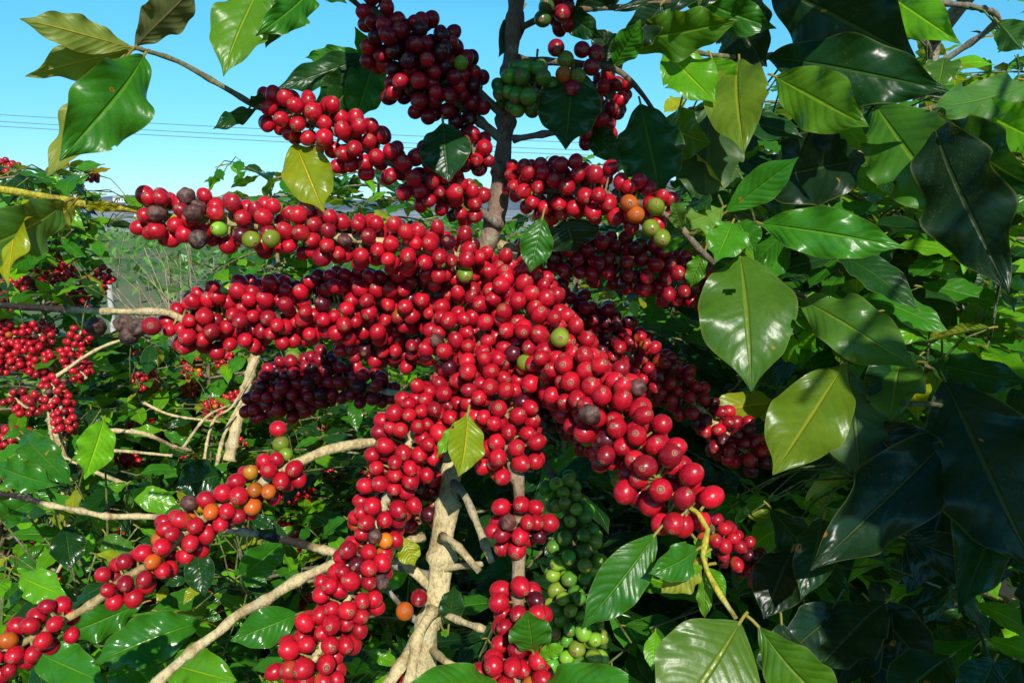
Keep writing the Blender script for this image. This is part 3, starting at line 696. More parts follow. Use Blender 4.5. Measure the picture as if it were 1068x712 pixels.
# generic coffee shoots: horizontal laterals in opposite pairs, leaves in opposite pairs
def lateral(t, start, dirn, L, rs, leafL=.12, spacing=.05, tones=None, hi=1, droop=.25, berries=0, r0=.0035, keep=None, bmix='red', first=.25, tint=(.30, .24, .14)):
    d = np.array(dirn, float); d /= np.linalg.norm(d)
    n = max(3, int(L / .06)); pts = [np.array(start, float)]; dd = d.copy()
    for i in range(n):
        dd = dd + np.array([rs.gauss(0, .05), rs.gauss(0, .05), -droop / n + rs.gauss(0, .03)]); dd /= np.linalg.norm(dd); pts.append(pts[-1] + dd * L / n)
    if keep is not None:
        if not keep(pts[0], pts[0]) and inframe(pts[0]): return None
        e = 1
        while e < len(pts) and (keep(pts[e], pts[e]) or not inframe(pts[e])): e += 1
        pts = pts[:max(e, 2)]
    bi = t.branch(pts, r0, .0013, tint, (.14, .18, .04), segs=5, step=.03, knot=0, node=0, rough=.05)
    path = catmull(pts, .01); m = len(path); k = int(m * first); stepn = max(2, int(spacing / .01)); flip = 0
    while k < m:
        p = path[k]; tg = path[min(k + 1, m - 1)] - path[max(k - 1, 0)]; tg /= np.linalg.norm(tg)
        side = np.cross(tg, [0, 0, 1.]); side /= np.linalg.norm(side) + 1e-9; up = np.cross(side, tg)
        last = k + stepn >= m
        for sgn in (-1, 1):
            if rs.random() < .08: continue
            LL = leafL * rs.uniform(.6, 1.15) * (.75 if last else 1)
            ld = side * sgn * rs.uniform(.6, 1) + tg * rs.uniform(.35, .8) + up * rs.uniform(-.95, .25); ld /= np.linalg.norm(ld)
            nr = up + rs.gauss(0, .4) * side + rs.gauss(0, .35) * tg
            tip = p + ld * LL
            if keep is not None and not keep(p, tip): continue
            tone = rs.choices(['mid', 'dark', 'bright', 'yellow'], tones or [.45, .25, .24, .06])[0]
            t.leaf(leaf_item(p + ld * .006, tip, LL * rs.uniform(.36, .46), nr, hi, green(tone, rs), petiole=.006, fold=rs.uniform(.05, .35), droop=rs.uniform(.2, .9),
                             wave=rs.uniform(.015, .05), quilt=rs.uniform(.001, .004), twist=rs.uniform(-.4, .4), seed=rs.randrange(1 << 30)), bi)
        if berries and rs.random() < berries:
            j0 = max(0, k - 2); j1 = min(m, k + 3)
            seg = path[j0:j1]
            t.fill(seg, np.full(len(seg), .017), bi, bmix, r=.0068, tries=900, tight=.8)
        k += stepn
    return bi

def inframe(p, m=20):
    q = proj(p); return q is not None and -m < q[0] < 1068 + m and -m < q[1] < 712 + m
def region_keep(fn):
    """drop leaves that would cover an area the photo shows free (real pruning gaps)"""
    def k(p, tip):
        for q in (p, tip, (p + tip) / 2):
            s = proj(q)
            if s is None: return False
            if not fn(*s): return False
        return True
    return k

def coffee(base, h, spread, label, rs, nlev=12, leafL=.12, berries=0, tones=None, hi=1, lean=(0, 0), keep=None, zmin=.3, trunk_r=.014, spacing=.055, pairs=2, bmix='red', stem_tint=BARK, topdroop=.3):
    base = np.array(base, float); t = Tree(base, label); TREES.append(t)
    top = base + np.array([lean[0], lean[1], h])
    pts = [base + [0, 0, -.03], base + (top - base) * .35 + [rs.uniform(-.02, .02), 0, 0], base + (top - base) * .7 + [rs.uniform(-.03, .03), 0, 0], top]
    t.branch(pts, trunk_r, .004, stem_tint, (.2, .17, .08), name='trunk', segs=8, step=.03, knot=.15, node=.07)
    a = rs.uniform(0, 6.28)
    for i in range(nlev):
        f = zmin + (1 - zmin) * i / (nlev - 1); p = base + (top - base) * f; a += 1.57 + rs.uniform(-.3, .3)
        L = spread * (1.1 - .75 * ((f - zmin) / (1 - zmin)) ** 1.6) * rs.uniform(.8, 1.1)
        for q in range(pairs):
            aa = a + q * 2 * math.pi / pairs
            lateral(t, p, (math.cos(aa), math.sin(aa), rs.uniform(.05, .5)), L, rs, leafL, spacing, tones, hi, topdroop + .3 * (1 - f), berries, keep=keep, bmix=bmix)
    # shoot tip
    for q in range(4):
        aa = q * 1.57 + a; ld = np.array([math.cos(aa), math.sin(aa), .9]); ld /= np.linalg.norm(ld); tip = top + ld * leafL * .7
        if keep is None or keep(top, tip):
            t.leaf(leaf_item(top, tip, leafL * .26, np.array([-ld[0], -ld[1], 1]), hi, green('bright', rs), petiole=.006, droop=.6, seed=rs.randrange(1 << 30)), 0)
    return t

# body of the right tree
rs = random.Random(21)
def keep_right(x, y, d):
    if d < .72: return False
    lim = 690 if y < 340 else 740 if y < 480 else 640
    if x < lim: return False
    if y < 95 and 905 < x < 1075: return rs.random() < .12
    return True
kr = region_keep(keep_right)
a = .4
for i in range(40):
    z = .5 + 1.2 * i / 39; a += 1.57 + rs.uniform(-.35, .35)
    for q in (0, math.pi):
        lateral(right, rt_base + [0, 0, z], (math.cos(a + q), math.sin(a + q), rs.uniform(0, .4)), rs.uniform(.4, .62), rs, .115, .05, [.38, .2, .36, .06], 1, .35, 0, keep=kr)

# unseen shoots added above the camera to shade the lower right and main treetop
def off_frame(p, tip):
    for q in (p, tip, (p + tip) / 2):
        s = proj(q)
        if s is not None and -60 < s[0] < 1130 and -45 < s[1] < 760: return False
    return True
Sn = np.array(S)
over = right.branch([rt_base + [0, 0, 1.75], [.66, .7, 2.0], [.62, .3, 2.08], [.52, -.05, 2.05], [.40, -.25, 2.0]], .008, .003, GREY, (.16, .17, .05), step=.03)
over2 = right.branch([rt_base + [0, 0, 1.6], [.95, .7, 1.75], [.98, .2, 1.85], [.80, -.2, 1.85]], .008, .003, GREY, (.16, .17, .05), step=.03)
over3 = right.branch([rt_base + [0, 0, 1.95], [.4, .8, 2.02], [.15, .5, 2.0], [-.02, .35, 1.95]], .006, .002, GREY, (.16, .17, .05), step=.03)
def shade_leaf(px, py, d, s, br, size=.13, jit=.03):
    c = np.array(P(px, py, d)) + Sn * s + rng.normal(size=3) * jit
    a = rs.uniform(0, 6.28); u = np.cross(Sn, [0, 0, 1.]); u /= np.linalg.norm(u); v = np.cross(u, Sn)
    ld = u * math.cos(a) + v * math.sin(a); L = size * rs.uniform(.8, 1.2)
    b_, t_ = c - ld * L / 2, c + ld * L / 2
    if not off_frame(b_, t_): return False
    right.leaf(leaf_item(b_, t_, L * .46, Sn + rng.normal(size=3) * .3, 1, green('mid', rs), petiole=.01, droop=.4, seed=rs.randrange(1 << 30)), br); return True
SH = 0
for gx in range(800, 1110, 17):
    for gy in range(535, 760, 16):
        if gx < 790 + (y_ := 0): continue
        d = .85
        if gx - 800 < (600 - gy) * .4: continue
        if rs.random() < .8:
            for s_ in (rs.uniform(.9, 1.4),): SH += shade_leaf(gx, gy, d, s_, rs.choice((over, over2)))
# upper middle and upper right shade: leaves added unseen just above the frame
for (x, y, d, rx, ry, n, s0) in ((455, 75, .64, 45, 45, 16, .16), (600, 105, .61, 40, 50, 10, .18), (870, 40, .68, 80, 50, 9, .14), (680, 160, .62, 28, 45, 5, .30),  
                                 (520, 90, .66, 30, 60, 6, .2), (445, 155, .61, 30, 22, 4, .26)):
    for k in range(n):
        xx = x + rs.uniform(-rx, rx); yy = y + rs.uniform(-ry, ry)
        for s_ in (s0, s0 + .07, s0 + .16, s0 + .28):
            if shade_leaf(xx, yy, d, s_, over3 if x < 800 else over, .09, .012): break

# ================================================================== BACKGROUND TREES
bgk = lambda fn: region_keep(fn)
def window(x, y):   # the gap at the left through which the far hillside shows
    return 116 < x < 208 and 238 < y < 338
def sky_open(x, y): # sky seen over the left half
    top = 165 + 14 * math.sin(x * .05) + (25 if 150 < x < 225 else 0)
    return y < top
def k_left(x, y, d):
    if d < .8: return False
    if window(x, y): return False
    if x < 470 and sky_open(x, y): return False
    return True
def k_low(x, y, d): return d > .78 and not window(x, y) and (y > 350 + (8 if x < 250 else -10) or x > 700)
def k_mid(x, y, d): return d > .9 and not window(x, y) and not (x < 700 and sky_open(x, y))
G1 = 'coffee trees of the plantation'
def X(px, py, d): return np.array(P(px, py, d))
# neighbour at the left edge with its own fruit
p = X(30, 300, 1.4)
nb = coffee((p[0] - .12, p[1], 0), 1.62, .42, 'coffee tree at the left edge with clusters of small red fruit and a pale stem', random.Random(3), 15, .10, .0, None, 1, (.03, 0), bgk(k_left), .38, .013)
for (pts, mix) in (([(60, 300, 1.45), (30, 300, 1.42), (0, 302, 1.4)], 'dark'), ([(60, 350, 1.36), (20, 350, 1.34), (-10, 355, 1.33)], 'red'), ([(55, 385, 1.33), (20, 370, 1.32), (-10, 380, 1.3)], 'red'),
                   ([(90, 395, 1.32), (75, 370, 1.33), (85, 345, 1.34)], 'red'), ([(52, 395, 1.28), (62, 420, 1.26), (70, 450, 1.25)], 'red'), ([(-5, 462, 1.25), (10, 455, 1.25), (22, 458, 1.25)], 'red'),
                   ([(75, 315, 1.5), (95, 298, 1.5), (112, 285, 1.5)], 'red'), ([(40, 270, 1.45), (60, 285, 1.45), (72, 282, 1.45)], 'red'), ([(10, 410, 1.3), (28, 425, 1.3), (40, 420, 1.3)], 'dark')):
    bi = nb.branch(PP(pts), .003, .0018, BARK)
    pa = catmull(PP(pts), .006); rr = .024 if 'red' == mix and pts[0][1] in (350, 385) else .017
    nb.fill(pa, np.full(len(pa), rr), bi, mix, r=.0066, tries=1300, tight=.82)
stem = nb.branch(PP([(38, 340, 1.45), (48, 385, 1.38), (55, 430, 1.33), (70, 520, 1.25), (80, 640, 1.2)]), .009, .012, BARK)
for pts in ([(150, 512, 1.1), (100, 492, 1.15), (60, 470, 1.2), (50, 430, 1.3)], [(75, 500, 1.2), (98, 480, 1.2), (115, 470, 1.2), (180, 475, 1.2)], [(20, 660, 1.1), (52, 610, 1.1), (80, 560, 1.12)], [(55, 395, 1.3), (100, 365, 1.3), (140, 350, 1.3)]):
    nb.branch(PP(pts), .0035, .002, BARK)

specs = [
 # px of trunk, depth, height, spread, leaf, label, keep, tones, berries
 (120, 1.05, .98, .50, .08, 'low coffee bush in front at the lower left, broad glossy leaves under the fruiting branch', k_low, None, .05),
 (-20, 1.25, 1.05, .45, .085, 'coffee bush cut by the left edge below the fruit clusters', k_low, None, .1),
 (300, 1.15, .92, .5, .085, 'low coffee bush left of the pale trunk, dark glossy leaves', k_low, [.4, .3, .25, .05], .05),
 (215, 1.75, 1.14, .50, .075, 'sunlit coffee bush with bright leaves and bare tan stems behind the long fruit rows', k_low, [.25, .1, .55, .1], .15),
 (420, 1.7, 1.10, .55, .08, 'dark coffee bush behind the pale trunk', k_low, [.4, .4, .15, .05], .05),
 (60, 2.1, 1.16, .60, .075, 'coffee bush under the dark bare twig at the left, small bright leaves', k_low, [.25, .1, .55, .1], .05),
 (330, 2.4, 1.22, .65, .075, 'farther coffee bush behind the shaded purple cluster', k_low, [.25, .15, .5, .1], 0),
 (150, 2.9, 1.22, .75, .075, 'farthest coffee bush below the gap onto the hillside', k_low, [.25, .1, .5, .15], 0),
 (290, 2.0, 1.58, .50, .10, 'coffee tree whose top shows over the upper fruit row against the sky', k_mid, [.4, .25, .3, .05], 0),
 (50, 1.9, 1.58, .42, .10, 'coffee tree top with thin arching leaves below the power lines at the left', k_mid, [.4, .2, .35, .05], .1),
 (400, 2.3, 1.62, .60, .10, 'coffee tree top behind the middle of the fruit rows', k_mid, [.4, .25, .3, .05], 0),
 (600, 1.35, 1.40, .55, .11, 'shaded coffee tree behind the trunk and the green fruit', k_mid, [.3, .6, .08, .02], 0),  # mostly dark tones, its shade put into the leaf colour
 (700, 2.0, 1.60, .60, .10, 'coffee tree seen through the gap right of the central cherries', k_mid, [.4, .2, .35, .05], 0),
 (930, 1.75, 1.80, .60, .10, 'bright leafed coffee tree behind the right tree, leaves catching the sun', k_mid, [.35, .1, .45, .1], 0),
 (1120, 1.9, 2.10, .60, .10, 'slender coffee tree at the upper right corner, sky between its leaves', k_mid, [.4, .15, .4, .05], 0),
 (820, 2.4, 1.70, .75, .10, 'coffee tree in the dim gap behind the big hanging leaf', k_mid, [.4, .2, .35, .05], 0),
 (1010, 2.9, 1.86, .85, .10, 'farthest coffee tree on the right, its crown just under the open sky', k_mid, [.35, .15, .4, .1], 0),
 (560, 2.9, 1.66, .80, .10, 'farthest coffee tree straight behind the fruiting trunk', k_mid, [.4, .2, .35, .05], 0),
 (800, 1.3, 1.15, .55, .12, 'low shaded coffee bush at the lower right under the big dark leaves', k_low, [.04, .96, .0, .0], 0),  # almost all dark tones: the lower-right shade painted into its leaves
]
for i, (px, d, h, spd, lf, lab, kp, tones, ber) in enumerate(specs):
    g0 = X(px, 356, d); rsx = random.Random(100 + i)
    coffee((g0[0], g0[1], 0), h, spd, lab, rsx, nlev=18 if h < 1.5 else 22, leafL=lf, berries=ber, tones=tones, hi=1 if d < 1.8 else 0, keep=bgk(kp), zmin=.4 if h > 1.3 else .5, spacing=.045, pairs=3)
# sunlit outer leaves: each hangs from the nearest branch of its tree on a short green twig
def outer(t, n, x0, x1, y0, y1, d0, d1, L0, L1, tones, seed, inside=None, hang=.5, shine=.45):
    rq_ = random.Random(seed); P_ = np.concatenate([b[3] for b in t.branches]); I_ = np.concatenate([np.full(len(b[3]), k) for k, b in enumerate(t.branches)])
    for k in range(int(n * 1.05)):
        x, y, d = rq_.uniform(x0, x1), rq_.uniform(y0, y1), rq_.uniform(d0, d1)
        if inside is not None and not inside(x, y, d): continue
        c = X(x, y, d); j = int(((P_ - c) ** 2).sum(1).argmin()); near = P_[j]; bi = int(I_[j]); dist = np.linalg.norm(near - c)
        if dist > .15: continue
        if dist > .012:
            mid_ = (near + c) / 2 + np.array([0, 0, .15 * dist]); pa_ = catmull([near, mid_, c], .03)
            tube(t.branches[bi][1], pa_, np.linspace(.0014, .001, len(pa_)), np.array([.16, .22, .05]), 4, rough=0)
        m_ = rq_.choice((1, 2, 2)); a0 = rq_.uniform(0, 6.28)
        for q in range(m_):
            a_ = a0 + q * math.pi + rq_.uniform(-.4, .4)
            ld = np.array([math.cos(a_), math.sin(a_) * .7 - .25, -hang * rq_.uniform(.2, 1.6)]); ld /= np.linalg.norm(ld)
            LL = L0 + (L1 * 1.15 - L0) * rq_.random() ** 1.6; nr = Sn * shine + np.array([0, 0, .5]) + rng.normal(size=3) * .32; tip = c + ld * LL
            if inside is not None and (lambda z: z is None or not inside(*z))(proj(tip)): continue
            tone = rq_.choices(['mid', 'dark', 'bright', 'yellow'], tones)[0]
            t.leaf(leaf_item(c, tip, LL * rq_.uniform(.34, .46), nr, 1, green(tone, rq_), petiole=.007, fold=rq_.uniform(.05, .35), droop=rq_.uniform(.2, 1.0), wave=rq_.uniform(.02, .05), quilt=.002, twist=rq_.uniform(-.4, .4), seed=rq_.randrange(1 << 30)), bi)
TB = [.36, .24, .33, .07]  # dark share raised to put shade between leaves into their tints
bush = lambda word: next(t for t in TREES if word in t.label)
outer(right, 170, 830, 1080, 180, 400, .76, 1.25, .05, .10, TB, 1)
outer(right, 60, 850, 1080, 120, 400, .69, .80, .05, .085, TB, 21, hang=.35)
outer(right, 34, 700, 880, 90, 330, .68, .78, .045, .075, [.45, .3, .2, .05], 22)
outer(right, 60, 690, 850, 120, 300, .74, 1.05, .05, .09, [.45, .3, .2, .05], 2)
outer(right, 60, 880, 1080, 20, 180, .78, 1.2, .05, .09, TB, 3, lambda x, y, d: y > 100 or not (905 < x < 1060) or hash(int(x / 20)) % 4 == 0)
outer(right, 50, 740, 900, 400, 620, .74, 1.0, .04, .08, [.45, .2, .3, .05], 4)
outer(bush('gap right of the central'), 90, 640, 800, 250, 420, 1.0, 1.9, .05, .09, TB, 5)
outer(bush('slender coffee tree'), 80, 930, 1080, 100, 380, 1.3, 2.0, .06, .1, TB, 6)
outer(bush('bright leafed'), 120, 800, 1060, 180, 420, 1.15, 1.8, .06, .1, TB, 7)
outer(bush('low shaded coffee bush'), 90, 820, 1090, 470, 730, 1.0, 1.5, .06, .1, [.04, .96, 0, 0], 31)  # dark tones again carry the painted lower-right shade
kw = lambda x, y, d: (y > 345 or x > 210) and not (42 < x < 88 and 380 < y < 475)
outer(bush('low coffee bush in front'), 170, 0, 260, 420, 720, .82, 1.25, .035, .075, TB, 8, kw)
outer(bush('cut by the left edge'), 80, -20, 120, 400, 720, .95, 1.4, .035, .075, TB, 9, kw)
outer(bush('left of the pale trunk'), 130, 200, 440, 450, 720, .82, 1.25, .035, .07, [.45, .25, .25, .05], 10, kw)
outer(bush('sunlit coffee bush'), 120, 120, 340, 345, 560, 1.25, 1.8, .045, .08, TB, 11, kw)
outer(bush('under the dark bare twig'), 110, 0, 240, 345, 520, 1.6, 2.2, .05, .085, TB, 12, kw)
outer(bush('farther coffee bush'), 80, 220, 460, 345, 460, 1.9, 2.4, .05, .085, TB, 13, kw)
bl = bush('low coffee bush in front')
for (b_, t_, w_, tn_, rl_) in (((24, 452, .92), (76, 506, .86), 30, 'mid', 10), ((108, 438, .95), (88, 500, .90), 32, 'bright', -15), ((-8, 484, .9), (62, 506, .86), 28, 'mid', 15), ((68, 548, .88), (74, 594, .85), 30, 'dark', 0),
                          ((0, 540, .9), (38, 520, .86), 26, 'mid', 0), ((210, 648, .85), (95, 692, .80), 46, 'mid', 10), ((150, 628, .88), (62, 662, .84), 32, 'mid', -20), ((232, 494, .95), (182, 508, .92), 40, 'dark', 0),
                          ((205, 572, .85), (214, 622, .83), 26, 'dark', 10), ((120, 670, .84), (165, 722, .80), 48, 'mid', 0), ((250, 600, .85), (300, 560, .84), 30, 'mid', 20), ((310, 640, .84), (240, 668, .8), 36, 'mid', -10),
                          ((20, 600, .86), (70, 622, .84), 30, 'bright', 10), ((170, 690, .82), (250, 712, .78), 40, 'bright', 0), ((40, 680, .84), (110, 712, .80), 40, 'mid', 10), ((110, 556, .92), (138, 600, .9), 26, 'grey', 0)):
    c_ = X(*b_); k_ = min(range(len(bl.branches)), key=lambda i: ((bl.branches[i][3] - c_) ** 2).sum(1).min()); j_ = ((bl.branches[k_][3] - c_) ** 2).sum(1).argmin()
    near_ = bl.branches[k_][3][j_]; pa_ = catmull([near_, (near_ + c_) / 2 + [0, 0, -.01], c_], .03); tube(bl.branches[k_][1], pa_, np.linspace(.002, .0012, len(pa_)), np.array([.2, .24, .06]), 4, rough=0)
    hero(bl, k_, b_, t_, w_ * 1.1, rl_, tn_)
outer(nb, 70, 0, 112, 170, 330, 1.15, 1.6, .04, .08, TB, 14, lambda x, y, d: not sky_open(x, y) and x < 115)
outer(bush('thin arching leaves'), 70, 0, 230, 165, 250, 1.5, 2.0, .05, .08, TB, 15, lambda x, y, d: not sky_open(x, y) and not window(x, y))
outer(bush('over the upper fruit row'), 130, 225, 560, 165, 340, 1.6, 2.2, .05, .09, [.45, .25, .25, .05], 16, lambda x, y, d: not sky_open(x, y))
# tan stems and twigs seen in the left middle distance
st = TREES[5]
for pts, r0, r1 in (([(238, 480, 1.5), (250, 430, 1.52), (262, 385, 1.55), (272, 350, 1.6)], .012, .009), ([(225, 490, 1.45), (235, 450, 1.5), (262, 400, 1.52)], .004, .003), ([(210, 495, 1.4), (222, 440, 1.45), (245, 420, 1.5), (275, 360, 1.5)], .003, .002),
                    ([(105, 448, 1.3), (150, 452, 1.3), (180, 465, 1.35), (200, 470, 1.4)], .004, .003), ([(190, 468, 1.4), (215, 435, 1.4), (240, 422, 1.45)], .003, .002), ([(150, 420, 1.5), (180, 433, 1.5), (230, 440, 1.5)], .003, .002)):
    st.branch(PP(pts), r0, r1, BARK)

# ------------------------------------------------------------------ visibility, then objects
polys = []; verts = []; owner = []; nv = 0
allitems = []
for ti, t in enumerate(TREES):
    for it in t.items: it['tree'] = ti; allitems.append(it)
for k, it in enumerate(allitems):
    if it['kind'] == 'leaf': v, f = it['v'], it['f']
    else:
        v = (CH_LO[0] * it['r']) @ it['rot'].T + it['p']; f = CH_LO[1]
    verts.append(v); polys.append(f + nv); owner.append(np.full(len(f), k)); nv += len(v)
bvh = BVHTree.FromPolygons(np.concatenate(verts).tolist(), np.concatenate(polys).tolist())
owner = np.concatenate(owner)
camv = np.array(CAM)
for k, it in enumerate(allitems):
    if it['kind'] == 'leaf':
        v = it['v']; ids = np.linspace(len(v) * .12, len(v) * .9, 9).astype(int); ids = ids + (np.arange(9) % 3 - 1); S_ = v[ids]
        c = v.mean(0)
    else:
        c = it['p']; to = camv - c; to /= np.linalg.norm(to); u = np.cross(to, [0, 0, 1]); u /= np.linalg.norm(u); w_ = np.cross(u, to); r = it['r'] * .65
        S_ = np.array([c, c + u * r, c - u * r, c + w_ * r, c - w_ * r, ])
    hit = 0; tot = 0
    for sp_ in S_:
        tot += 1
        if not inframe(sp_, 0): continue
        d = sp_ - camv; loc, nn, fi, dist = bvh.ray_cast(CAM, Vector(d))
        if fi is not None and owner[fi] == k: hit += 1
    q = proj(c)
    if q is None: it['score'] = 0; continue
    if it['kind'] == 'leaf':
        pr = [proj(x) for x in it['v'][::7]]; pr = np.array([x[:2] for x in pr if x])
        ext = pr.max(0) - pr.min(0) if len(pr) else np.array([0, 0]); area = ext[0] * ext[1]
    else: area = (it['r'] * 2 * F / q[2]) ** 2
    it['score'] = hit / tot * area; it['px'] = area; it['q'] = q
def blocked(x, y, d):
    h = bvh.ray_cast(P(x, y, d) + S * .05, S); return h[0] is not None
for nm, x0, x1, y0, y1, d in (('low right', 800, 1060, 500, 700, .85), ('top mid', 410, 500, 30, 120, .6), ('top right', 800, 950, 0, 90, .68), ('leaf', 950, 1040, 150, 280, .6)):
    print('SHADE', nm, sum(blocked(x0 + (x1 - x0) * i / 9, y0 + (y1 - y0) * j / 9, d) for i in range(10) for j in range(10)))
print('items', len(allitems), 'leaves', sum(i['kind'] == 'leaf' for i in allitems), 'cherries', sum(i['kind'] != 'leaf' for i in allitems), 'shade', SH)

for ti, t in enumerate(TREES):
    root = empty(t.name, tuple(t.base), t.label, 'coffee tree', G1)
    bo = []
    for (nm, g, org, path) in t.branches: bo.append(g.object(nm, M_BARK, root, tuple(org)))
    kinds = {}; ml = M_LEAF if ti < 2 else M_LEAF_YOUNG
    for it in t.items: kinds.setdefault(it['kind'], []).append(it)
    for kd, its in kinds.items():
        its.sort(key=lambda i: -i['score']); one_, rest = its[:100], its[100:]
        for it in one_:
            if kd == 'leaf':
                leaf_geo(it).object('leaf', ml, bo[it['br']], tuple(it['base']))
            else:
                o = cherry_geo(it, CH_HI if it['r'] * F / max(.1, it['q'][2]) > 6 else CH_MD).object(kd, M_CHERRY, bo[it['br']], tuple(it['p']))
        if rest:
            g = Geo()
            for it in rest:
                s = leaf_geo(it) if kd == 'leaf' else cherry_geo(it, CH_HI if it['r'] * F / max(.1, proj(it['p'])[2]) > 8 else CH_MD if ti == 0 else CH_LO)
                for a_, b_, c_, d_, e_ in zip(s.v, s.f, s.t, s.p, s.uv):
                    off = g.n - s_off if False else 0
                # s.f entries already offset inside s
                g.v += s.v; g.f += [f + g.n for f in s.f]; g.t += s.t; g.p += s.p; g.uv += s.uv; g.n += s.n
            o = g.object('foliage' if kd == 'leaf' else 'small_fruit' if kd == 'cherry' else kd, ml if kd == 'leaf' else M_CHERRY, root, tuple(t.base)); o['kind'] = 'stuff'
    TREES[ti].root = root

# ------------------------------------------------------------------ the setting
def structure(o): o['kind'] = 'structure'; return o
def grid_mesh(name, xs, ys, hf, mat):
    V = [(x, y, hf(x, y)) for y in ys for x in xs]; m = len(xs)
    Fc = [(i * m + j, i * m + j + 1, (i + 1) * m + j + 1, (i + 1) * m + j) for i in range(len(ys) - 1) for j in range(m - 1)]
    me = bpy.data.meshes.new(name); me.from_pydata(V, [], Fc); me.update()
    for p_ in me.polygons: p_.use_smooth = True
    me.materials.append(mat); o = bpy.data.objects.new(name, me); col.objects.link(o); return o
def ground_mat():
    m, n, l, p, out = newmat('soil_and_grass')
    geo = n.new('ShaderNodeNewGeometry'); pos = geo.outputs['Position']
    a = noise_n(n, l, .35, 6, .7, pos); b = noise_n(n, l, 9, 5, .7, pos); sp = n.new('ShaderNodeSeparateXYZ'); l.new(pos, sp.inputs[0])
    near = mix_n(n, l, sstep(n, l, b, .4, .62), (.03, .02, .012), (.025, .035, .012))
    far = mix_n(n, l, sstep(n, l, a, .42, .6), (.06, .17, .05), (.16, .20, .08))
    far = mix_n(n, l, sstep(n, l, b, .5, .62, 0, .6), far, (.035, .07, .02))
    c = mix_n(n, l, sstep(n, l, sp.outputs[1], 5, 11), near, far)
    # a bare track crossing the slope
    tr = math_n(n, l, 'MULTIPLY', sstep(n, l, math_n(n, l, 'ADD', sp.outputs[1], math_n(n, l, 'MULTIPLY', a, 5)), 12.0, 15.0), sstep(n, l, math_n(n, l, 'ADD', sp.outputs[1], math_n(n, l, 'MULTIPLY', b, 6)), 16.5, 20.5, 1, 0))
    c = mix_n(n, l, math_n(n, l, 'MULTIPLY', tr, .6), c, mix_n(n, l, b, (.07, .12, .05), (.26, .23, .15)))
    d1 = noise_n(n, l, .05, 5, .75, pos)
    hazy_town = mix_n(n, l, sstep(n, l, d1, .45, .58), (.13, .19, .22), (.42, .44, .46))  # mottled town tones with distance haze mixed into the colour
    c = mix_n(n, l, sstep(n, l, sp.outputs[1], 34, 60), c, hazy_town)
    l.new(c, p.inputs['Base Color']); p.inputs['Roughness'].default_value = .95
    return m
xs = sorted(set([-4000, -2000, -900, -400, -200, -120] + list(range(-80, 81, 8)) + [120, 200, 400, 900, 2000, 4000]))
ys = sorted(set([-60, -30, -12] + list(range(-8, 60, 4)) + [70, 90, 120, 160, 220, 300, 420, 600, 900, 1500, 2500, 4000]))
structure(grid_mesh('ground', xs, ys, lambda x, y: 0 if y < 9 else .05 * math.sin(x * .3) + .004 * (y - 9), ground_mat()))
def hill_mat():
    m, n, l, p, out = newmat('hazy_hills')
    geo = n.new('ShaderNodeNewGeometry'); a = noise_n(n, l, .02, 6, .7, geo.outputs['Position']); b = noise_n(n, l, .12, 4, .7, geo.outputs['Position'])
    c = mix_n(n, l, sstep(n, l, a, .4, .62), (.07, .12, .16), (.13, .19, .24)); c = mix_n(n, l, sstep(n, l, b, .56, .66, 0, .6), c, (.30, .33, .36))  # distance haze painted in as blue-grey hill colour
    l.new(c, p.inputs['Base Color']); p.inputs['Roughness'].default_value = 1; return m
hx = [-3000 + 60 * i for i in range(101)]; hy = [500 + 60 * i for i in range(14)]
def hh(x, y):
    e = max(0, min(1, (y - 500) / 500)); e = e * e * (3 - 2 * e)
    return 1 + e * (20 + 12 * math.sin(x * .004 + 1) + 8 * math.sin(x * .011) + 4 * math.sin(x * .03 + y * .01))
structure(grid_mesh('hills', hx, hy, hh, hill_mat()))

# small far houses
MW = plain('white_render', (.75, .74, .70)); MR = plain('clay_tiles', (.35, .16, .10)); MG = plain('dark_glass', (.04, .05, .07), .2, .1); MGR = plain('grey_sheet_roof', (.45, .47, .50))
def boxo(name, mat, parent, x0, x1, y0, y1, z0, z1, loc):
    V = [(x, y, z) for z in (z0, z1) for y in (y0, y1) for x in (x0, x1)]
    Fc = [(0, 2, 3, 1), (4, 5, 7, 6), (0, 1, 5, 4), (2, 6, 7, 3), (0, 4, 6, 2), (1, 3, 7, 5)]
    me = bpy.data.meshes.new(name); me.from_pydata(V, [], Fc); me.materials.append(mat)
    o = bpy.data.objects.new(name, me); col.objects.link(o); o.parent = parent; o.location = loc; return o
def house(px, dist, w_, h_, roofm, label):
    c = X(px, 356, dist / math.cos(0)); x = (px - 534) / F * dist; z = .004 * (dist - 9)
    if dist > 520: z = hh(x, dist)
    r = empty('farm_house', (x, dist, z - .1), label, 'house', 'small houses on the far slope')
    boxo('wall', MW, r, -w_ / 2, w_ / 2, 0, w_ * .7, 0, h_, (0, 0, 0))
    for k in (-.28, .05, .3): boxo('window', MG, r, -w_ * .05, w_ * .05, -.04, 0.02, h_ * .35, h_ * .7, (k * w_, -.01, 0))
    boxo('door', MG, r, -w_ * .04, w_ * .04, -.05, .02, 0, h_ * .65, (-w_ * .12, -.01, 0))
    e = .06 * w_; V = [(-w_ / 2 - e, -e, h_), (w_ / 2 + e, -e, h_), (w_ / 2 + e, w_ * .7 + e, h_), (-w_ / 2 - e, w_ * .7 + e, h_), (-w_ / 2 - e, w_ * .35, h_ * 1.35), (w_ / 2 + e, w_ * .35, h_ * 1.35)]
    me = bpy.data.meshes.new('roof'); me.from_pydata(V, [], [(0, 1, 5, 4), (2, 3, 4, 5), (0, 4, 3), (1, 2, 5), (0, 3, 2, 1)]); me.materials.append(roofm)
    o = bpy.data.objects.new('roof', me); col.objects.link(o); o.parent = r; o.location = (0, 0, .003)
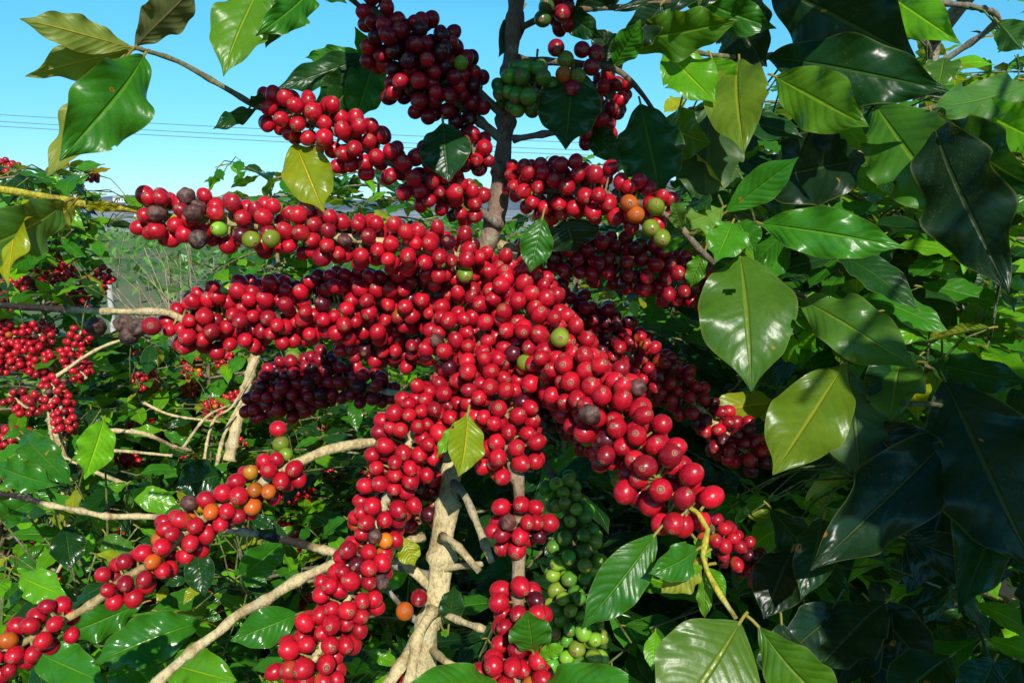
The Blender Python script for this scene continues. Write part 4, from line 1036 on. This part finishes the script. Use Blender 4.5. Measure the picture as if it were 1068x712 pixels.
house(153, 90, 1.8, 1.6, MGR, 'tiny white shed with grey roof on the green slope left of the fruit row')
house(118, 640, 7, 3.5, MR, 'white house with clay roof low on the hazy hill, leftmost of the far houses')
house(131, 700, 11, 4.5, MGR, 'long pale house with grey roof on the hazy hill, middle of the far houses')
house(141, 620, 5, 3, MR, 'small white house with clay roof on the hazy hill, rightmost of the far houses')

# rows of young coffee on the far slope
cg = Geo(); rr_ = np.random.default_rng(11)
for row in range(20):
    y0 = 12.5 + row * 1.9 + rr_.normal() * .3; nn = 360
    x_ = rr_.uniform(-26, 8, nn); y_ = y0 + rr_.normal(size=nn) * .28 + x_ * .05; z_ = rr_.uniform(.05, .8, nn) ** 1.0 * (.7 + .2 * np.sin(x_ * 2.1 + row))
    for x1, y1, z1 in zip(x_, y_, z_):
        c_ = np.array([x1, y1, z1]); u_ = rr_.normal(size=3); u_ /= np.linalg.norm(u_); v_ = np.cross(u_, rr_.normal(size=3)); v_ /= np.linalg.norm(v_); q_ = rr_.uniform(.06, .2)
        gcol = np.array([.07, .22, .05]) * rr_.uniform(.5, 1.6)
        cg.add(np.array([c_ - u_ * q_, c_ - v_ * q_ * .5, c_ + u_ * q_, c_ + v_ * q_ * .5]), np.array([[0, 1, 2, 3]]), gcol, None, np.array([[.5, 0], [.3, .5], [.5, 1], [.7, .5]]))
o = cg.object('crop_rows', M_LEAF, None, (-9, 30, 0)); o['kind'] = 'stuff'; o['label'] = 'distant rows of low green crop on the far slope'; o['category'] = 'crop rows'

# concrete post in the gap
def lathe(name, mat, prof, loc, segs=12):
    V = []; Fc = []
    for r_, z in prof: V += [(r_ * math.cos(2 * math.pi * k / segs), r_ * math.sin(2 * math.pi * k / segs), z) for k in range(segs)]
    for i in range(len(prof) - 1):
        for k in range(segs): Fc.append((i * segs + k, i * segs + (k + 1) % segs, (i + 1) * segs + (k + 1) % segs, (i + 1) * segs + k))
    Fc.append(tuple(range((len(prof) - 1) * segs, len(prof) * segs)))
    me = bpy.data.meshes.new(name); me.from_pydata(V, [], Fc); me.materials.append(mat)
    o = bpy.data.objects.new(name, me); col.objects.link(o); o.location = loc; return o
MC = plain('pale_concrete', (.55, .53, .48), .9)
xp = (113 - 534) / F * 8.5
o = lathe('concrete_post', MC, [(.035, -.1), (.034, .3), (.032, .62), (.031, .7), (.02, .72), (0.001, .725)], (xp, 8.5, 0)); o['label'] = 'short pale concrete post standing in the gap at the left'; o['category'] = 'post'
o.rotation_euler = (0, 0, .3)

# bare shrub on the slope
sh = empty('bare_shrub', (-(534 - 205) / F * 3.6, 3.6, 0), 'leafless shrub of thin pale twigs in front of the green slope', 'shrub')
MTW = plain('dead_twig', (.42, .33, .22), .9); rq = random.Random(5)
cv = Geo()
base = np.array(W[sh.name])
for k in range(26):
    a_ = rq.uniform(-1.0, .6); L_ = rq.uniform(1.0, 1.38)
    p0 = base + [rq.uniform(-.03, .03), rq.uniform(-.03, .03), 0]; p1 = p0 + np.array([a_ * .12 + rq.uniform(-.05, .05), rq.uniform(-.12, .12), L_ * .6]); p2 = p0 + np.array([a_ * .42, rq.uniform(-.3, .3), L_])
    pa = catmull([p0, p1, p2], .05); tube(cv, pa, np.linspace(.006, .0018, len(pa)), np.array([.5, .38, .25]), 4)
    for m_ in range(4):
        q0 = pa[int(len(pa) * rq.uniform(.45, .9))]; q1 = q0 + np.array([rq.uniform(-.2, .12), rq.uniform(-.1, .1), rq.uniform(.08, .25)])
        pb = catmull([q0, (q0 + q1) / 2 + [0, 0, .02], q1], .05); tube(cv, pb, np.linspace(.0025, .001, len(pb)), np.array([.5, .38, .25]), 4)
cv.object('branch', M_BARK, sh, tuple(base))

# power lines: three cables
MCAB = plain('cable', (.20, .38, .50), .6, .1)
for (yl, yr, nm) in ((121, 138, 'topmost'), (128, 146, 'middle'), (133, 151, 'lowest')):
    dist = 34.0; pl = X(-60, yl - 5, dist); pr_ = X(700, yr + 14, dist); g = Geo()
    n_ = 60; t_ = np.linspace(-1.5, 2.5, n_); pa = pl[None] + (pr_ - pl)[None] * t_[:, None]; pa[:, 2] += .9 * ((t_ - .5) ** 2 - .25) * .5
    tube(g, pa, np.full(n_, .024), np.array([.1, .15, .2]), 6, rough=0)
    o = g.object('power_line', MCAB, None, tuple(pa[0])); o['label'] = f'thin overhead power line crossing the sky, {nm} of the three'; o['category'] = 'power line'; o['group'] = 'overhead power lines'
